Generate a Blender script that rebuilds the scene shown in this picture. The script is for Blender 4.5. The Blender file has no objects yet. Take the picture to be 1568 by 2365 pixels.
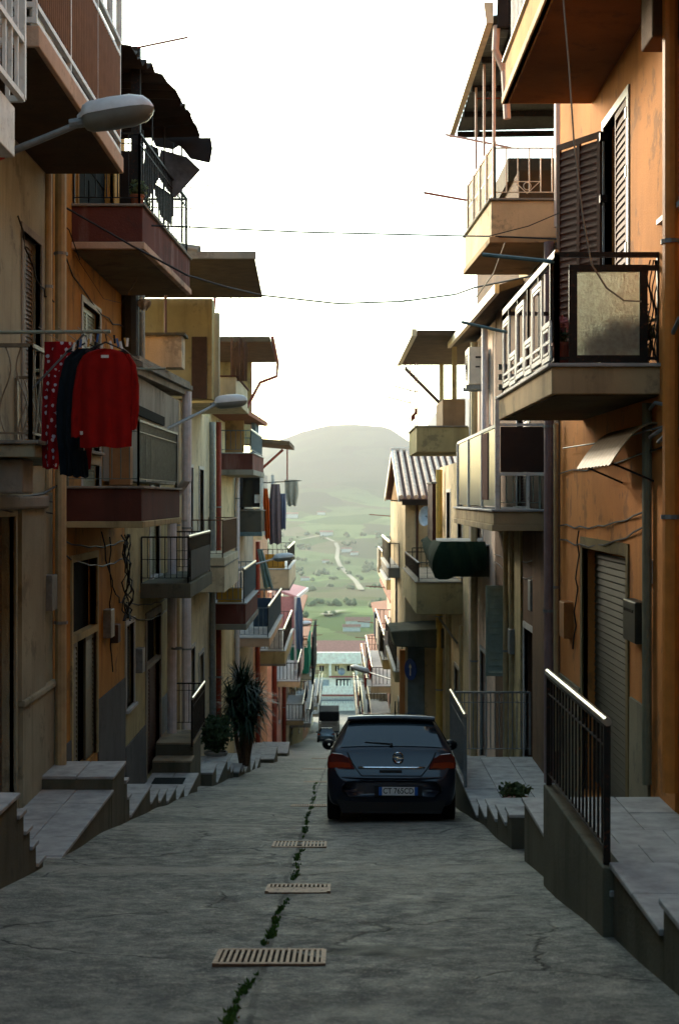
import bpy, bmesh, math, random
from mathutils import Vector as V, Matrix
random.seed(7)
PI = math.pi
SC = bpy.context.scene
COL = SC.collection
# ------------------------------------------------------------------ camera, sky, sun, exposure
F, CX, HY, EYE = 3285.0, 784.0, 1150.0, 1.63
cam_d = bpy.data.cameras.new("camera"); cam = bpy.data.objects.new("camera", cam_d); COL.objects.link(cam)
cam.location = (0, 0, EYE); cam.rotation_euler = (math.radians(90), 0, 0)
cam_d.sensor_fit = 'VERTICAL'; cam_d.sensor_height = 36.0; cam_d.lens = 50.0; cam_d.shift_y = -0.0137
cam_d.clip_start = 0.1; cam_d.clip_end = 60000
cam_d.dof.use_dof = True; cam_d.dof.focus_distance = 18.5; cam_d.dof.aperture_fstop = 3.2
SC.camera = cam
SUN_EL, SUN_AZ = math.radians(16), math.radians(-28)      # azimuth measured from +Y towards +X
world = bpy.data.worlds.new("World"); SC.world = world; world.use_nodes = True
wn = world.node_tree
sky = wn.nodes.new('ShaderNodeTexSky'); sky.sky_type = 'NISHITA'; sky.sun_disc = False
sky.sun_elevation = SUN_EL; sky.sun_rotation = SUN_AZ
sky.air_density = 1.0; sky.dust_density = 2.2; sky.ozone_density = 1.3; sky.altitude = 600
bg = wn.nodes['Background']; bg.inputs['Strength'].default_value = 0.15
tint = wn.nodes.new('ShaderNodeMix'); tint.data_type = 'RGBA'; tint.blend_type = 'MULTIPLY'; tint.inputs['Factor'].default_value = 1.0
tint.inputs['B'].default_value = (0.98, 1.08, 0.90, 1)      # green-yellow tint added to the sky light against its purple cast
wn.links.new(sky.outputs[0], tint.inputs['A']); wn.links.new(tint.outputs['Result'], bg.inputs['Color'])
sun_d = bpy.data.lights.new("sun", 'SUN'); sun_d.energy = 2.0; sun_d.angle = math.radians(14); sun_d.color = (1.0, 0.88, 0.72)
sun = bpy.data.objects.new("sun", sun_d); COL.objects.link(sun)
sd = V((math.sin(SUN_AZ)*math.cos(SUN_EL), math.cos(SUN_AZ)*math.cos(SUN_EL), math.sin(SUN_EL)))
sun.rotation_euler = sd.to_track_quat('Z', 'Y').to_euler(); sun.location = (-20, 60, 40)
SC.view_settings.view_transform = 'Standard'; SC.view_settings.look = 'None'
SC.view_settings.exposure = 2.05; SC.view_settings.gamma = 1.0; SC.view_settings.use_curve_mapping = False
SC.render.engine = 'CYCLES'
SC.cycles.use_denoising = True
SC.cycles.max_bounces = 6; SC.cycles.diffuse_bounces = 4; SC.cycles.glossy_bounces = 3; SC.cycles.transmission_bounces = 4
SC.cycles.transparent_max_bounces = 8; SC.cycles.volume_bounces = 0; SC.cycles.caustics_reflective = False; SC.cycles.caustics_refractive = False
SC.cycles.sample_clamp_indirect = 6.0

# ------------------------------------------------------------------ photograph pixel -> real point, at a known distance / wall plane / height
def PY(px, py, Y): return V(((px-CX)/F*Y, Y, EYE+(HY-py)/F*Y))
def PX(px, py, X): return PY(px, py, F*X/(px-CX))
def PZ(px, py, z): return PY(px, py, F*(z-EYE)/(HY-py))
def wy(px, X): return F*X/(px-CX)
def wz(py, Y): return EYE+(HY-py)/F*Y
def lerp(a, b, t): return a+(b-a)*t
def interp(x, tab):
    if x <= tab[0][0]: return tab[0][1]
    for (a, va), (b, vb) in zip(tab, tab[1:]):
        if x <= b: return va+(vb-va)*(x-a)/(b-a)
    return tab[-1][1]
ROAD = [(-30, 4.26), (0, 0), (12, -1.70), (18, -2.556), (139, -22.28), (160, -25.3), (200, -30.2), (236, -33.6), (300, -36)]
def rz(y): return interp(y, ROAD)

# ------------------------------------------------------------------ materials
def s2l(c): return tuple((x/12.92 if x <= .04045 else ((x+.055)/1.055)**2.4) for x in (v/255 for v in c))
def nd(nt, t, **kw):
    n = nt.nodes.new(t)
    for k, v in kw.items():
        if k in n.inputs: n.inputs[k].default_value = v
        else: setattr(n, k, v)
    return n
MATS = {}
def mat(name, rgb, rough=.8, metal=0, var=.25, scale=3.0, bump=.15, bscale=60, streak=0, streak_rgb=(40, 36, 30), spec=.3, coat=0, trans=0, alpha=1, rust=0, rust_rgb=(95, 52, 30)):
    if name in MATS: return MATS[name]
    m = bpy.data.materials.new(name); m.use_nodes = True; nt = m.node_tree; L = nt.links.new
    b = nt.nodes['Principled BSDF']
    base = s2l(rgb)+(1,)
    b.inputs['Roughness'].default_value = rough; b.inputs['Metallic'].default_value = metal
    b.inputs['Specular IOR Level'].default_value = spec
    if coat: b.inputs['Coat Weight'].default_value = coat; b.inputs['Coat Roughness'].default_value = .04; b.inputs['Coat IOR'].default_value = 1.5
    if trans: b.inputs['Transmission Weight'].default_value = trans
    if alpha < 1: b.inputs['Alpha'].default_value = alpha
    g = nd(nt, 'ShaderNodeNewGeometry')
    n1 = nd(nt, 'ShaderNodeTexNoise', Scale=scale, Detail=6.0, Roughness=.6); L(g.outputs['Position'], n1.inputs['Vector'])
    hi = tuple(min(1, c*(1+var)) for c in base[:3])+(1,); lo = tuple(c*(1-var) for c in base[:3])+(1,)
    mx = nd(nt, 'ShaderNodeMix', data_type='RGBA'); mx.inputs['A'].default_value = lo; mx.inputs['B'].default_value = hi
    cr = nd(nt, 'ShaderNodeMapRange'); cr.inputs['From Min'].default_value = .3; cr.inputs['From Max'].default_value = .7
    L(n1.outputs['Fac'], cr.inputs['Value']); L(cr.outputs[0], mx.inputs['Factor']); out = mx.outputs['Result']
    if streak:      # rain streaks and soot running down the surface
        mp = nd(nt, 'ShaderNodeMapping'); mp.inputs['Scale'].default_value = (1.5, 1.5, .2); L(g.outputs['Position'], mp.inputs['Vector'])
        n2 = nd(nt, 'ShaderNodeTexNoise', Scale=1.7, Detail=7.0, Roughness=.62); L(mp.outputs[0], n2.inputs['Vector'])
        c2 = nd(nt, 'ShaderNodeMapRange'); c2.inputs['From Min'].default_value = .52; c2.inputs['From Max'].default_value = .78; c2.inputs['To Max'].default_value = streak
        L(n2.outputs['Fac'], c2.inputs['Value'])
        m2 = nd(nt, 'ShaderNodeMix', data_type='RGBA'); m2.inputs['B'].default_value = s2l(streak_rgb)+(1,)
        L(c2.outputs[0], m2.inputs['Factor']); L(out, m2.inputs['A']); out = m2.outputs['Result']
    if rust:
        n4 = nd(nt, 'ShaderNodeTexNoise', Scale=scale*1.9, Detail=9.0, Roughness=.7); L(g.outputs['Position'], n4.inputs['Vector'])
        c4 = nd(nt, 'ShaderNodeMapRange'); c4.inputs['From Min'].default_value = .56; c4.inputs['From Max'].default_value = .62; c4.inputs['To Max'].default_value = rust
        L(n4.outputs['Fac'], c4.inputs['Value'])
        m4 = nd(nt, 'ShaderNodeMix', data_type='RGBA'); m4.inputs['B'].default_value = s2l(rust_rgb)+(1,)
        L(c4.outputs[0], m4.inputs['Factor']); L(out, m4.inputs['A']); out = m4.outputs['Result']
    L(out, b.inputs['Base Color'])
    if bump:
        n3 = nd(nt, 'ShaderNodeTexNoise', Scale=bscale, Detail=4.0, Roughness=.6); L(g.outputs['Position'], n3.inputs['Vector'])
        bp = nd(nt, 'ShaderNodeBump'); bp.inputs['Strength'].default_value = bump; bp.inputs['Distance'].default_value = .02
        L(n3.outputs['Fac'], bp.inputs['Height']); L(bp.outputs[0], b.inputs['Normal'])
    MATS[name] = m
    return m
def stucco(name, rgb, streak=.55, var=.22, bump=.35, **k):
    k.setdefault('rust', .65); k.setdefault('rust_rgb', tuple(int(c*.58+20) for c in rgb))
    return mat(name, rgb, rough=.92, var=var, scale=.9, bump=bump, bscale=35, streak=streak, spec=.15, **k)
def metal(name, rgb, rough=.45, m=.6, **k): return mat(name, rgb, rough=rough, metal=m, var=.2, scale=14, bump=.05, bscale=40, spec=.4, **k)
def paint(name, rgb, rough=.5, **k): return mat(name, rgb, rough=rough, var=.15, scale=6, bump=.08, bscale=50, **k)
def cloth(name, rgb, **k): return mat(name, rgb, rough=.95, var=.15, scale=9, bump=.25, bscale=220, spec=.1, **k)
M_GLASS = mat('window_glass', (22, 26, 28), rough=.08, var=.1, bump=0, spec=.6)
M_DARK = mat('dark_interior', (14, 12, 10), rough=.9, var=.1, bump=0, spec=.05)
M_IRON = metal('black_iron', (30, 29, 28), rough=.5, m=.4, rust=.6)
M_STEEL = metal('bright_steel_rail', (176, 170, 160), rough=.28, m=.9)
M_WHITE = paint('white_paint', (214, 212, 205), rust=.25)
M_GALV = metal('galvanised', (128, 134, 136), rough=.45, m=.5)
M_CONC = stucco('concrete', (136, 130, 118), streak=.5)
M_CONC_D = stucco('mossy_concrete', (92, 90, 76), streak=.7, streak_rgb=(36, 44, 24))
M_MARBLE = mat('worn_marble', (168, 168, 166), rough=.6, var=.2, scale=4, bump=.1, bscale=30, streak=.25, spec=.3)
M_TREAD = mat('step_stone', (158, 158, 156), rough=.75, var=.28, scale=5, bump=.2, bscale=40, spec=.25, streak=.3)
M_BROWNW = mat('brown_louvre_wood', (66, 44, 34), rough=.55, var=.3, scale=8, bump=.15, bscale=50)
M_CABLE = mat('black_cable', (34, 32, 30), rough=.6, var=.1, bump=0)
M_ROPE = mat('grey_rope', (150, 142, 128), rough=.9, var=.2, bump=.1)
M_RUSTPIPE = metal('rusty_pipe', (92, 62, 48), rough=.7, m=.1, rust=.6)
M_TERRA = mat('terracotta', (140, 84, 58), rough=.9, var=.3, scale=9, bump=.2)

# ------------------------------------------------------------------ mesh builder and object helpers
ORG = {}
class MB:
    def __init__(s): s.v = []; s.f = []
    def quad(s, a, b, c, d): return s.poly([a, b, c, d])
    def poly(s, pts):
        n = len(s.v); s.v += [V(p) for p in pts]; s.f.append(tuple(range(n, n+len(pts)))); return s
    def hexa(s, p):      # 8 points: bottom ring, top ring
        n = len(s.v); s.v += [V(q) for q in p]
        for f in ((0, 3, 2, 1), (4, 5, 6, 7), (0, 1, 5, 4), (1, 2, 6, 5), (2, 3, 7, 6), (3, 0, 4, 7)): s.f.append(tuple(n+i for i in f))
        return s
    def box(s, x0, x1, y0, y1, z0, z1):
        return s.hexa([(x0, y0, z0), (x1, y0, z0), (x1, y1, z0), (x0, y1, z0), (x0, y0, z1), (x1, y0, z1), (x1, y1, z1), (x0, y1, z1)])
    def para(s, o, a, b, c):
        o, a, b, c = V(o), V(a), V(b), V(c)
        return s.hexa([o, o+a, o+a+b, o+b, o+c, o+a+c, o+a+b+c, o+b+c])
    def bar(s, p, q, w, h=None, up=(0, 0, 1)):
        p, q = V(p), V(q); h = h or w; d = (q-p)
        if d.length < 1e-6: return s
        d.normalize(); u = V(up)
        if abs(d.dot(u)) > .95: u = V((0, 1, 0))
        x = d.cross(u).normalized(); z = x.cross(d).normalized()
        return s.para(p-x*w/2-z*h/2, x*w, q-p, z*h)
    def prism(s, pts, ext):
        n = len(s.v); k = len(pts); e = V(ext); s.v += [V(p) for p in pts]+[V(p)+e for p in pts]
        s.f.append(tuple(range(n+k-1, n-1, -1))); s.f.append(tuple(range(n+k, n+2*k)))
        for i in range(k): j = (i+1) % k; s.f.append((n+i, n+j, n+k+j, n+k+i))
        return s
    def tube(s, pts, r, n=7, caps=True):
        pts = [V(p) for p in pts]; rs = r if isinstance(r, (list, tuple)) else [r]*len(pts); rings = []
        for i, p in enumerate(pts):
            d = (pts[min(i+1, len(pts)-1)]-pts[max(i-1, 0)])
            d = d.normalized() if d.length > 1e-9 else V((0, 0, 1))
            u = V((0, 0, 1)) if abs(d.z) < .9 else V((0, 1, 0))
            x = d.cross(u).normalized(); z = x.cross(d)
            b = len(s.v)
            for k in range(n): a = 2*PI*k/n; s.v.append(p+(x*math.cos(a)+z*math.sin(a))*rs[i])
            rings.append(b)
        for a, b in zip(rings, rings[1:]):
            for k in range(n): s.f.append((a+k, a+(k+1) % n, b+(k+1) % n, b+k))
        if caps: s.f.append(tuple(range(rings[0], rings[0]+n))[::-1]); s.f.append(tuple(range(rings[-1], rings[-1]+n)))
        return s
    def grid(s, rows, close=False):
        n = len(s.v); w = len(rows[0])
        for r in rows: s.v += [V(p) for p in r]
        for i in range(len(rows)-1):
            for j in range(w if close else w-1):
                k = (j+1) % w; s.f.append((n+i*w+j, n+i*w+k, n+(i+1)*w+k, n+(i+1)*w+j))
        return s
    def lathe(s, c, prof, n=20, ax=(0, 0, 1)):     # prof: (radius, along-axis)
        c = V(c); a = V(ax).normalized(); u = a.orthogonal().normalized(); w = a.cross(u)
        rows = [[c+a*h+(u*math.cos(2*PI*k/n)+w*math.sin(2*PI*k/n))*r for k in range(n)] for r, h in prof]
        return s.grid(rows, close=True)
    def build(s, name, m, parent=None, smooth=False, bevel=0, subsurf=0, solid=0):
        me = bpy.data.meshes.new(name)
        if parent is not None: o0 = ORG[parent]
        else:
            xs = [v.x for v in s.v]; ys = [v.y for v in s.v]; zs = [v.z for v in s.v]
            o0 = V(((min(xs)+max(xs))/2, (min(ys)+max(ys))/2, min(zs)))
        me.from_pydata([v-o0 for v in s.v], [], s.f); me.update()
        for k in (m if isinstance(m, (list, tuple)) else [m]): me.materials.append(k)
        o = bpy.data.objects.new(name, me); COL.objects.link(o); ORG[o] = o0
        if parent is not None: o.parent = parent
        else: o.location = o0
        if smooth:
            for p in me.polygons: p.use_smooth = True
        if bevel:
            b = o.modifiers.new('bevel', 'BEVEL'); b.width = bevel; b.segments = 2; b.limit_method = 'ANGLE'
        if solid:
            b = o.modifiers.new('solid', 'SOLIDIFY'); b.thickness = solid; b.offset = 0
        if subsurf:
            b = o.modifiers.new('sub', 'SUBSURF'); b.levels = subsurf; b.render_levels = subsurf
        return o
def tag(o, label=None, cat=None, group=None, kind=None):
    if label: o['label'] = label
    if cat: o['category'] = cat
    if group: o['group'] = group
    if kind: o['kind'] = kind
    return o
def thing(name, label, cat, loc, group=None):
    o = bpy.data.objects.new(name, None); COL.objects.link(o); o.location = loc; o.empty_display_size = .3; ORG[o] = V(loc)
    return tag(o, label, cat, group)
def soffit(b, s, X, near, far, z, m):  # dark sheet under the slab, its colour adding underside shade against bounced light
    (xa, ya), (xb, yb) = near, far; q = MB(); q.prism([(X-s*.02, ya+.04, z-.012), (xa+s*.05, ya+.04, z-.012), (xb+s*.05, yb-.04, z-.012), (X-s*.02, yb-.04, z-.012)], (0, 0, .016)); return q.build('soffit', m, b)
def copy_tree(o, loc=None, parent=None):
    c = o.copy(); COL.objects.link(c)
    if parent: c.parent = parent
    if loc is not None: c.location = loc
    for ch in o.children: copy_tree(ch, None, c)
    return c

# ------------------------------------------------------------------ house kit
def house(label, s, X, y0, y1, z1, m, ops=(), depth=7.0, z0=None, rv=.22, loc=None):
    """side s = -1 left of the street, +1 right; street wall on plane X; ops = (y0,y1,z0,z1) openings with real reveals"""
    r = thing('town_house', label, 'house', loc or (X, y0, rz(y0)))
    if z0 is None: z0 = rz(y1)-.6
    mb = MB(); ys = sorted({y0, y1, *[o[0] for o in ops], *[o[1] for o in ops]}); zs = sorted({z0, z1, *[o[2] for o in ops], *[o[3] for o in ops]})
    for a, b in zip(ys, ys[1:]):
        for c, d in zip(zs, zs[1:]):
            if any(o[0] < (a+b)/2 < o[1] and o[2] < (c+d)/2 < o[3] for o in ops): continue
            mb.quad((X, a, c), (X, b, c), (X, b, d), (X, a, d))
    Xi, Xb = X+s*rv, X+s*depth
    for a, b, c, d in [o[:4] for o in ops]:
        mb.quad((X, a, c), (Xi, a, c), (Xi, a, d), (X, a, d)); mb.quad((X, b, c), (Xi, b, c), (Xi, b, d), (X, b, d))
        mb.quad((X, a, d), (X, b, d), (Xi, b, d), (Xi, a, d)); mb.quad((X, a, c), (X, b, c), (Xi, b, c), (Xi, a, c))
        mb.quad((Xi, a, c), (Xi, b, c), (Xi, b, d), (Xi, a, d))
    for y in (y0, y1): mb.quad((X, y, z0), (Xb, y, z0), (Xb, y, z1), (X, y, z1))
    mb.quad((X, y0, z1), (X, y1, z1), (Xb, y1, z1), (Xb, y0, z1)); mb.quad((Xb, y0, z0), (Xb, y1, z0), (Xb, y1, z1), (Xb, y0, z1))
    mb.build('wall', m, r)
    r['side'] = s
    return r
def louvre(mb, o, u, n, w, h, slat=.055, fr=.055, th=.032, split=False):
    """a louvred leaf: corner o, width direction u, face normal n"""
    o, u, n = V(o), V(u).normalized(), V(n).normalized(); z = V((0, 0, 1))
    mb.para(o, u*fr, n*th, z*h); mb.para(o+u*(w-fr), u*fr, n*th, z*h)
    cols = [(fr, w-fr)]
    if split:
        mb.para(o+u*(w/2-fr/2), u*fr, n*th, z*h); cols = [(fr, w/2-fr/2), (w/2+fr/2, w-fr)]
    for a, b in cols:
        mb.para(o+u*a, u*(b-a), n*th, z*fr*1.3); mb.para(o+u*a+z*(h-fr*1.3), u*(b-a), n*th, z*fr*1.3)
        k = int((h-2.6*fr)/slat)
        for i in range(k):
            q = o+u*a+z*(fr*1.3+slat*(i+.05))
            mb.para(q+n*(th*.95), u*(b-a), -n*(th*.85)+z*slat*1.12, z*.009)
    return mb
def closed_shutters(h, s, X, y0, y1, z0, z1, m=None, fm=None, inset=.1, name='window', surround=.09, dark=False):
    """opening with stone surround, two louvred leaves closed inside the reveal"""
    m = m or M_BROWNW; mb = MB()
    xo = X-s*.02
    def fr(a, b, c, d): mb.box(min(xo, X+s*.06), max(xo, X+s*.06), a, b, c, d)
    fr(y0-surround, y0, z0, z1+surround); fr(y1, y1+surround, z0, z1+surround); fr(y0, y1, z1, z1+surround)
    if name == 'window': mb.box(min(X-s*.07, X+s*.1), max(X-s*.07, X+s*.1), y0-surround-.04, y1+surround+.04, z0-.05, z0)
    w = mb.build(name, fm or M_MARBLE, h)
    ym = (y0+y1)/2
    for a, b in ((y0+.005, ym-.004), (ym+.004, y1-.005)):
        q = MB(); louvre(q, (X+s*inset, a, z0+.01), (0, 1, 0), (-s, 0, 0), b-a, z1-z0-.02)
        q.build('shutter', m, w)
    return w
def plain_door(h, s, X, y0, y1, z0, z1, m, inset=.14, panels=3, name='door', fm=None, surround=.1, glass=False):
    mb = MB(); xi = X+s*inset
    mb.box(min(xi, xi+s*.05), max(xi, xi+s*.05), y0, y1, z0, z1)
    d = mb.build(name, m, h)
    q = MB(); xo = X-s*.025
    for a, b, c, e in ((y0-surround, y0, z0, z1+surround), (y1, y1+surround, z0, z1+surround), (y0, y1, z1, z1+surround)):
        q.box(min(xo, X+s*.05), max(xo, X+s*.05), a, b, c, e)
    q.build('frame', fm or M_MARBLE, d)
    q = MB(); H = (z1-z0)/panels; ym = (y0+y1)/2
    for i in range(panels):
        for a, b in ((y0+.08, ym-.05), (ym+.05, y1-.08)):
            q.box(min(xi, xi-s*.018), max(xi, xi-s*.018), a, b, z0+H*i+.09, z0+H*(i+1)-.07)
    q.build('panel', M_GLASS if glass else m, d, bevel=.008)
    return d
def balcony(h, s, X, near, far, zt, th, m, coping=None, lip=0, lipm=None, bev=.012):
    (xa, ya), (xb, yb) = near, far; xi = X+s*.04
    mb = MB(); mb.prism([(xi, ya, zt-th), (xa, ya, zt-th), (xb, yb, zt-th), (xi, yb, zt-th)], (0, 0, th)); b = mb.build('balcony', m, h, bevel=bev)
    e = .04
    if coping:
        q = MB(); q.prism([(X, ya-e, zt), (xa-s*e, ya-e, zt), (xb-s*e, yb+e, zt), (X, yb+e, zt)], (0, 0, .035)); q.build('coping', coping, b, bevel=.008)
    if lip:
        q = MB(); q.prism([(X, ya-.03, zt-th-lip), (xa-s*.03, ya-.03, zt-th-lip), (xb-s*.03, yb+.03, zt-th-lip), (X, yb+.03, zt-th-lip)], (0, 0, lip)); q.build('slab', lipm or M_CONC, b, bevel=.01)
    return b
def rail_path(s, X, near, far, inset=.06):
    (xa, ya), (xb, yb) = near, far
    return [(X-s*.02, ya+inset), (xa+s*inset, ya+inset), (xb+s*inset, yb-inset), (X-s*.02, yb-inset)]
def bars(path, z0, h, sp=.11, r=.0075, top=(.045, .03), bot=.1, mid=None, post=.03, mb=None, belly=0):
    mb = mb or MB()
    for (a, b) in zip(path, path[1:]):
        p, q = V((a[0], a[1], 0)), V((b[0], b[1], 0)); L = (q-p).length
        if L < .05: continue
        d = (q-p)/L
        up = lambda t, z: p+d*t+V((0, 0, z))
        mb.bar(up(0, z0+h), up(L, z0+h), top[0], top[1]); mb.bar(up(0, z0+bot), up(L, z0+bot), .025, .012)
        if mid: mb.bar(up(0, z0+mid), up(L, z0+mid), .022, .012)
        mb.bar(up(0, z0), up(0, z0+h), post); mb.bar(up(L, z0), up(L, z0+h), post)
        k = max(1, int(L/sp))
        for i in range(1, k): mb.bar(up(L*i/k, z0+bot), up(L*i/k, z0+h), r*2)
    return mb
def canopy(h, pts, th, m, name='canopy', ribs=0, solidname=None):
    mb = MB(); mb.prism(pts, (0, 0, th)); return mb.build(name, m, h)
def downpipe(h, pts, r, m, name='drainpipe', brackets=True):
    mb = MB(); mb.tube(pts, r, 10)
    o = mb.build(name, m, h, smooth=False)
    if brackets:
        a, b = V(pts[0]), V(pts[-1]); n = max(1, int((b-a).length/2.2))
        for i in range(1, n):
            q = MB(); c = a.lerp(b, i/n); q.lathe(c-V((0, 0, .02)), [(r*1.22, 0), (r*1.22, .04)], 10); q.build('bracket', M_GALV, o)
    return o

def tubes(name, m, par, pieces, n=7):
    o = None
    for pts, r in pieces: q = MB(); q.tube(pts, r, n); o = q.build(name, m, par)
    return o

def wall_wires(h, s, X, runs):
    """loose cables stapled along a facade: (y0, z0, y1, z1, sag)"""
    for (y0, z0, y1, z1, sg) in runs:
        q = MB(); q.tube([(X-s*(.025+.02*math.sin(k*2.1)), lerp(y0, y1, k/10), lerp(z0, z1, k/10)-sg*4*(k/10)*(1-k/10)+.02*math.sin(k*3)) for k in range(11)], .011, 5); q.build('cable', M_CABLE, h)
def meter_box(h, s, X, y, z, w=.34, hh=.45, m=None):
    q = MB(); q.box(min(X-s*.13, X+s*.02), max(X-s*.13, X+s*.02), y, y+w, z, z+hh); q.build('meter_box', m or M_GALV, h, bevel=.012)
# ------------------------------------------------------------------ setting: road, ground, valley, mountains, haze
def mat_road():
    m = bpy.data.materials.new('weathered_road'); m.use_nodes = True; nt = m.node_tree; L = nt.links.new; b = nt.nodes['Principled BSDF']
    b.inputs['Specular IOR Level'].default_value = .35
    g = nd(nt, 'ShaderNodeNewGeometry'); P = g.outputs['Position']
    def noise(sc, det=6, ro=.6, src=P, stretch=None):
        if stretch:
            mp = nd(nt, 'ShaderNodeMapping'); mp.inputs['Scale'].default_value = stretch; L(src, mp.inputs['Vector']); src = mp.outputs[0]
        n = nd(nt, 'ShaderNodeTexNoise', Scale=sc, Detail=float(det), Roughness=ro); L(src, n.inputs['Vector']); return n
    def rng(x, a, c, lo=0., hi=1.):
        r = nd(nt, 'ShaderNodeMapRange'); r.inputs['From Min'].default_value = a; r.inputs['From Max'].default_value = c
        r.inputs['To Min'].default_value = lo; r.inputs['To Max'].default_value = hi; L(x, r.inputs['Value']); return r.outputs[0]
    def mixc(f, a, c):
        x = nd(nt, 'ShaderNodeMix', data_type='RGBA')
        for k, v in (('A', a), ('B', c)):
            if isinstance(v, tuple): x.inputs[k].default_value = v
            else: L(v, x.inputs[k])
        if isinstance(f, float): x.inputs['Factor'].default_value = f
        else: L(f, x.inputs['Factor'])
        return x.outputs['Result']
    def C(r, gg, bb): return s2l((r, gg, bb))+(1,)
    big = noise(.55, 5); mid = noise(3.2, 6, .65); fine = noise(38, 4, .7); peb = nd(nt, 'ShaderNodeTexVoronoi', Scale=30.0); L(P, peb.inputs['Vector'])
    col = mixc(rng(big.outputs['Fac'], .38, .62), C(84, 85, 79), C(124, 122, 111))
    col = mixc(rng(mid.outputs['Fac'], .45, .68, 0, .75), col, C(58, 58, 55))
    col = mixc(rng(fine.outputs['Fac'], .55, .75, 0, .6), col, C(150, 146, 136))
    w0 = noise(.9, 3); ad0 = nd(nt, 'ShaderNodeVectorMath', operation='MULTIPLY_ADD'); L(w0.outputs['Color'], ad0.inputs[0]); ad0.inputs[1].default_value = (.5, .5, 0); L(P, ad0.inputs[2])
    # cross-wise ripples worn into the concrete
    rip = noise(2.2, 4, .6, stretch=(.8, 2.2, 1)); col = mixc(rng(rip.outputs['Fac'], .58, .68, 0, .22), col, C(62, 62, 58))
    pv_ = nd(nt, 'ShaderNodeTexVoronoi', Scale=.5); L(ad0.outputs[0], pv_.inputs['Vector']); ps = nd(nt, 'ShaderNodeSeparateColor'); L(pv_.outputs['Color'], ps.inputs[0])
    col = mixc(rng(ps.outputs[0], .55, .6, 0, .38), col, C(62, 62, 60)); col = mixc(rng(ps.outputs[1], .72, .76, 0, .4), col, C(142, 138, 126))
    sp_ = noise(46, 5, .85); col = mixc(rng(sp_.outputs['Fac'], .55, .62, 0, .8), col, C(172, 168, 156)); col = mixc(rng(sp_.outputs['Fac'], .42, .36, 0, .6), col, C(44, 45, 42))
    g1 = noise(7, 9, .82); col = mixc(rng(g1.outputs['Fac'], .5, .64, 0, .75), col, C(158, 154, 140)); col = mixc(rng(g1.outputs['Fac'], .48, .38, 0, .75), col, C(50, 51, 47))
    g2 = noise(2.6, 9, .8); col = mixc(rng(g2.outputs['Fac'], .47, .40, 0, .55), col, C(56, 57, 52))
    st_ = noise(1.1, 8, .75); col = mixc(rng(st_.outputs['Fac'], .57, .63, 0, .5), col, C(48, 48, 44))
    # slab joints and cracks: edges of a warped cell pattern
    w = noise(1.3, 4); add = nd(nt, 'ShaderNodeVectorMath', operation='MULTIPLY_ADD'); L(w.outputs['Color'], add.inputs[0]); add.inputs[1].default_value = (.9, .9, 0); L(P, add.inputs[2])
    vo = nd(nt, 'ShaderNodeTexVoronoi', feature='DISTANCE_TO_EDGE', Scale=.42); L(add.outputs[0], vo.inputs['Vector'])
    gate = noise(.7, 2); 
    crk = nd(nt, 'ShaderNodeMath', operation='MULTIPLY'); L(rng(vo.outputs['Distance'], .0, .012, 1, 0), crk.inputs[0]); L(rng(gate.outputs['Fac'], .42, .52), crk.inputs[1])
    col = mixc(crk.outputs[0], col, C(24, 25, 20))
    # the drain channel down the middle
    ad2 = nd(nt, 'ShaderNodeVectorMath', operation='MULTIPLY_ADD'); L(w.outputs['Color'], ad2.inputs[0]); ad2.inputs[1].default_value = (.16, .1, 0); L(P, ad2.inputs[2])
    sx = nd(nt, 'ShaderNodeSeparateXYZ'); L(ad2.outputs[0], sx.inputs[0])
    d = nd(nt, 'ShaderNodeMath', operation='ADD'); L(sx.outputs['X'], d.inputs[0]); d.inputs[1].default_value = .385
    ab = nd(nt, 'ShaderNodeMath', operation='ABSOLUTE'); L(d.outputs[0], ab.inputs[0])
    ch = rng(ab.outputs[0], .012, .03, .9, 0); chm = nd(nt, 'ShaderNodeMath', operation='MULTIPLY'); L(ch, chm.inputs[0]); chm.inputs[1].default_value = .9
    col = mixc(chm.outputs[0], col, C(26, 28, 20))
    # lighter repaired strip across the road, and a slot-gap shadow painted dark beside the nearest grate
    sp2 = nd(nt, 'ShaderNodeSeparateXYZ'); L(ad0.outputs[0], sp2.inputs[0])
    def mth(op, a, c):
        n_ = nd(nt, 'ShaderNodeMath', operation=op)
        for k_, v_ in enumerate((a, c)):
            if isinstance(v_, (int, float)): n_.inputs[k_].default_value = v_
            else: L(v_, n_.inputs[k_])
        return n_.outputs[0]
    for yc, hw, am, cc in ((13.75, .34, .5, C(150, 144, 130)), (18.9, .2, .4, C(146, 140, 128)), (25.5, .5, .35, C(60, 60, 58)), (7.4, .9, .3, C(66, 68, 66))):
        dd = mth('ABSOLUTE', mth('SUBTRACT', sp2.outputs['Y'], yc), 0); col = mixc(rng(dd, hw, hw*.6, 0, am), col, cc)
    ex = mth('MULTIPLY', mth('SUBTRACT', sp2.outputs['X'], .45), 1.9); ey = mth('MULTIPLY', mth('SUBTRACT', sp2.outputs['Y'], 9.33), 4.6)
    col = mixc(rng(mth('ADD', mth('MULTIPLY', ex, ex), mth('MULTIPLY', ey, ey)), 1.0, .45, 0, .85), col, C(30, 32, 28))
    # moss along the edges
    mo = noise(1.6, 6, .7); col = mixc(rng(mo.outputs['Fac'], .66, .72, 0, .5), col, C(52, 60, 34))
    L(col, b.inputs['Base Color'])
    L(rng(mid.outputs['Fac'], .3, .7, .5, .85), b.inputs['Roughness'])
    hm = nd(nt, 'ShaderNodeMath', operation='MULTIPLY_ADD'); L(peb.outputs['Distance'], hm.inputs[0]); hm.inputs[1].default_value = .12; L(mid.outputs['Fac'], hm.inputs[2])
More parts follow.
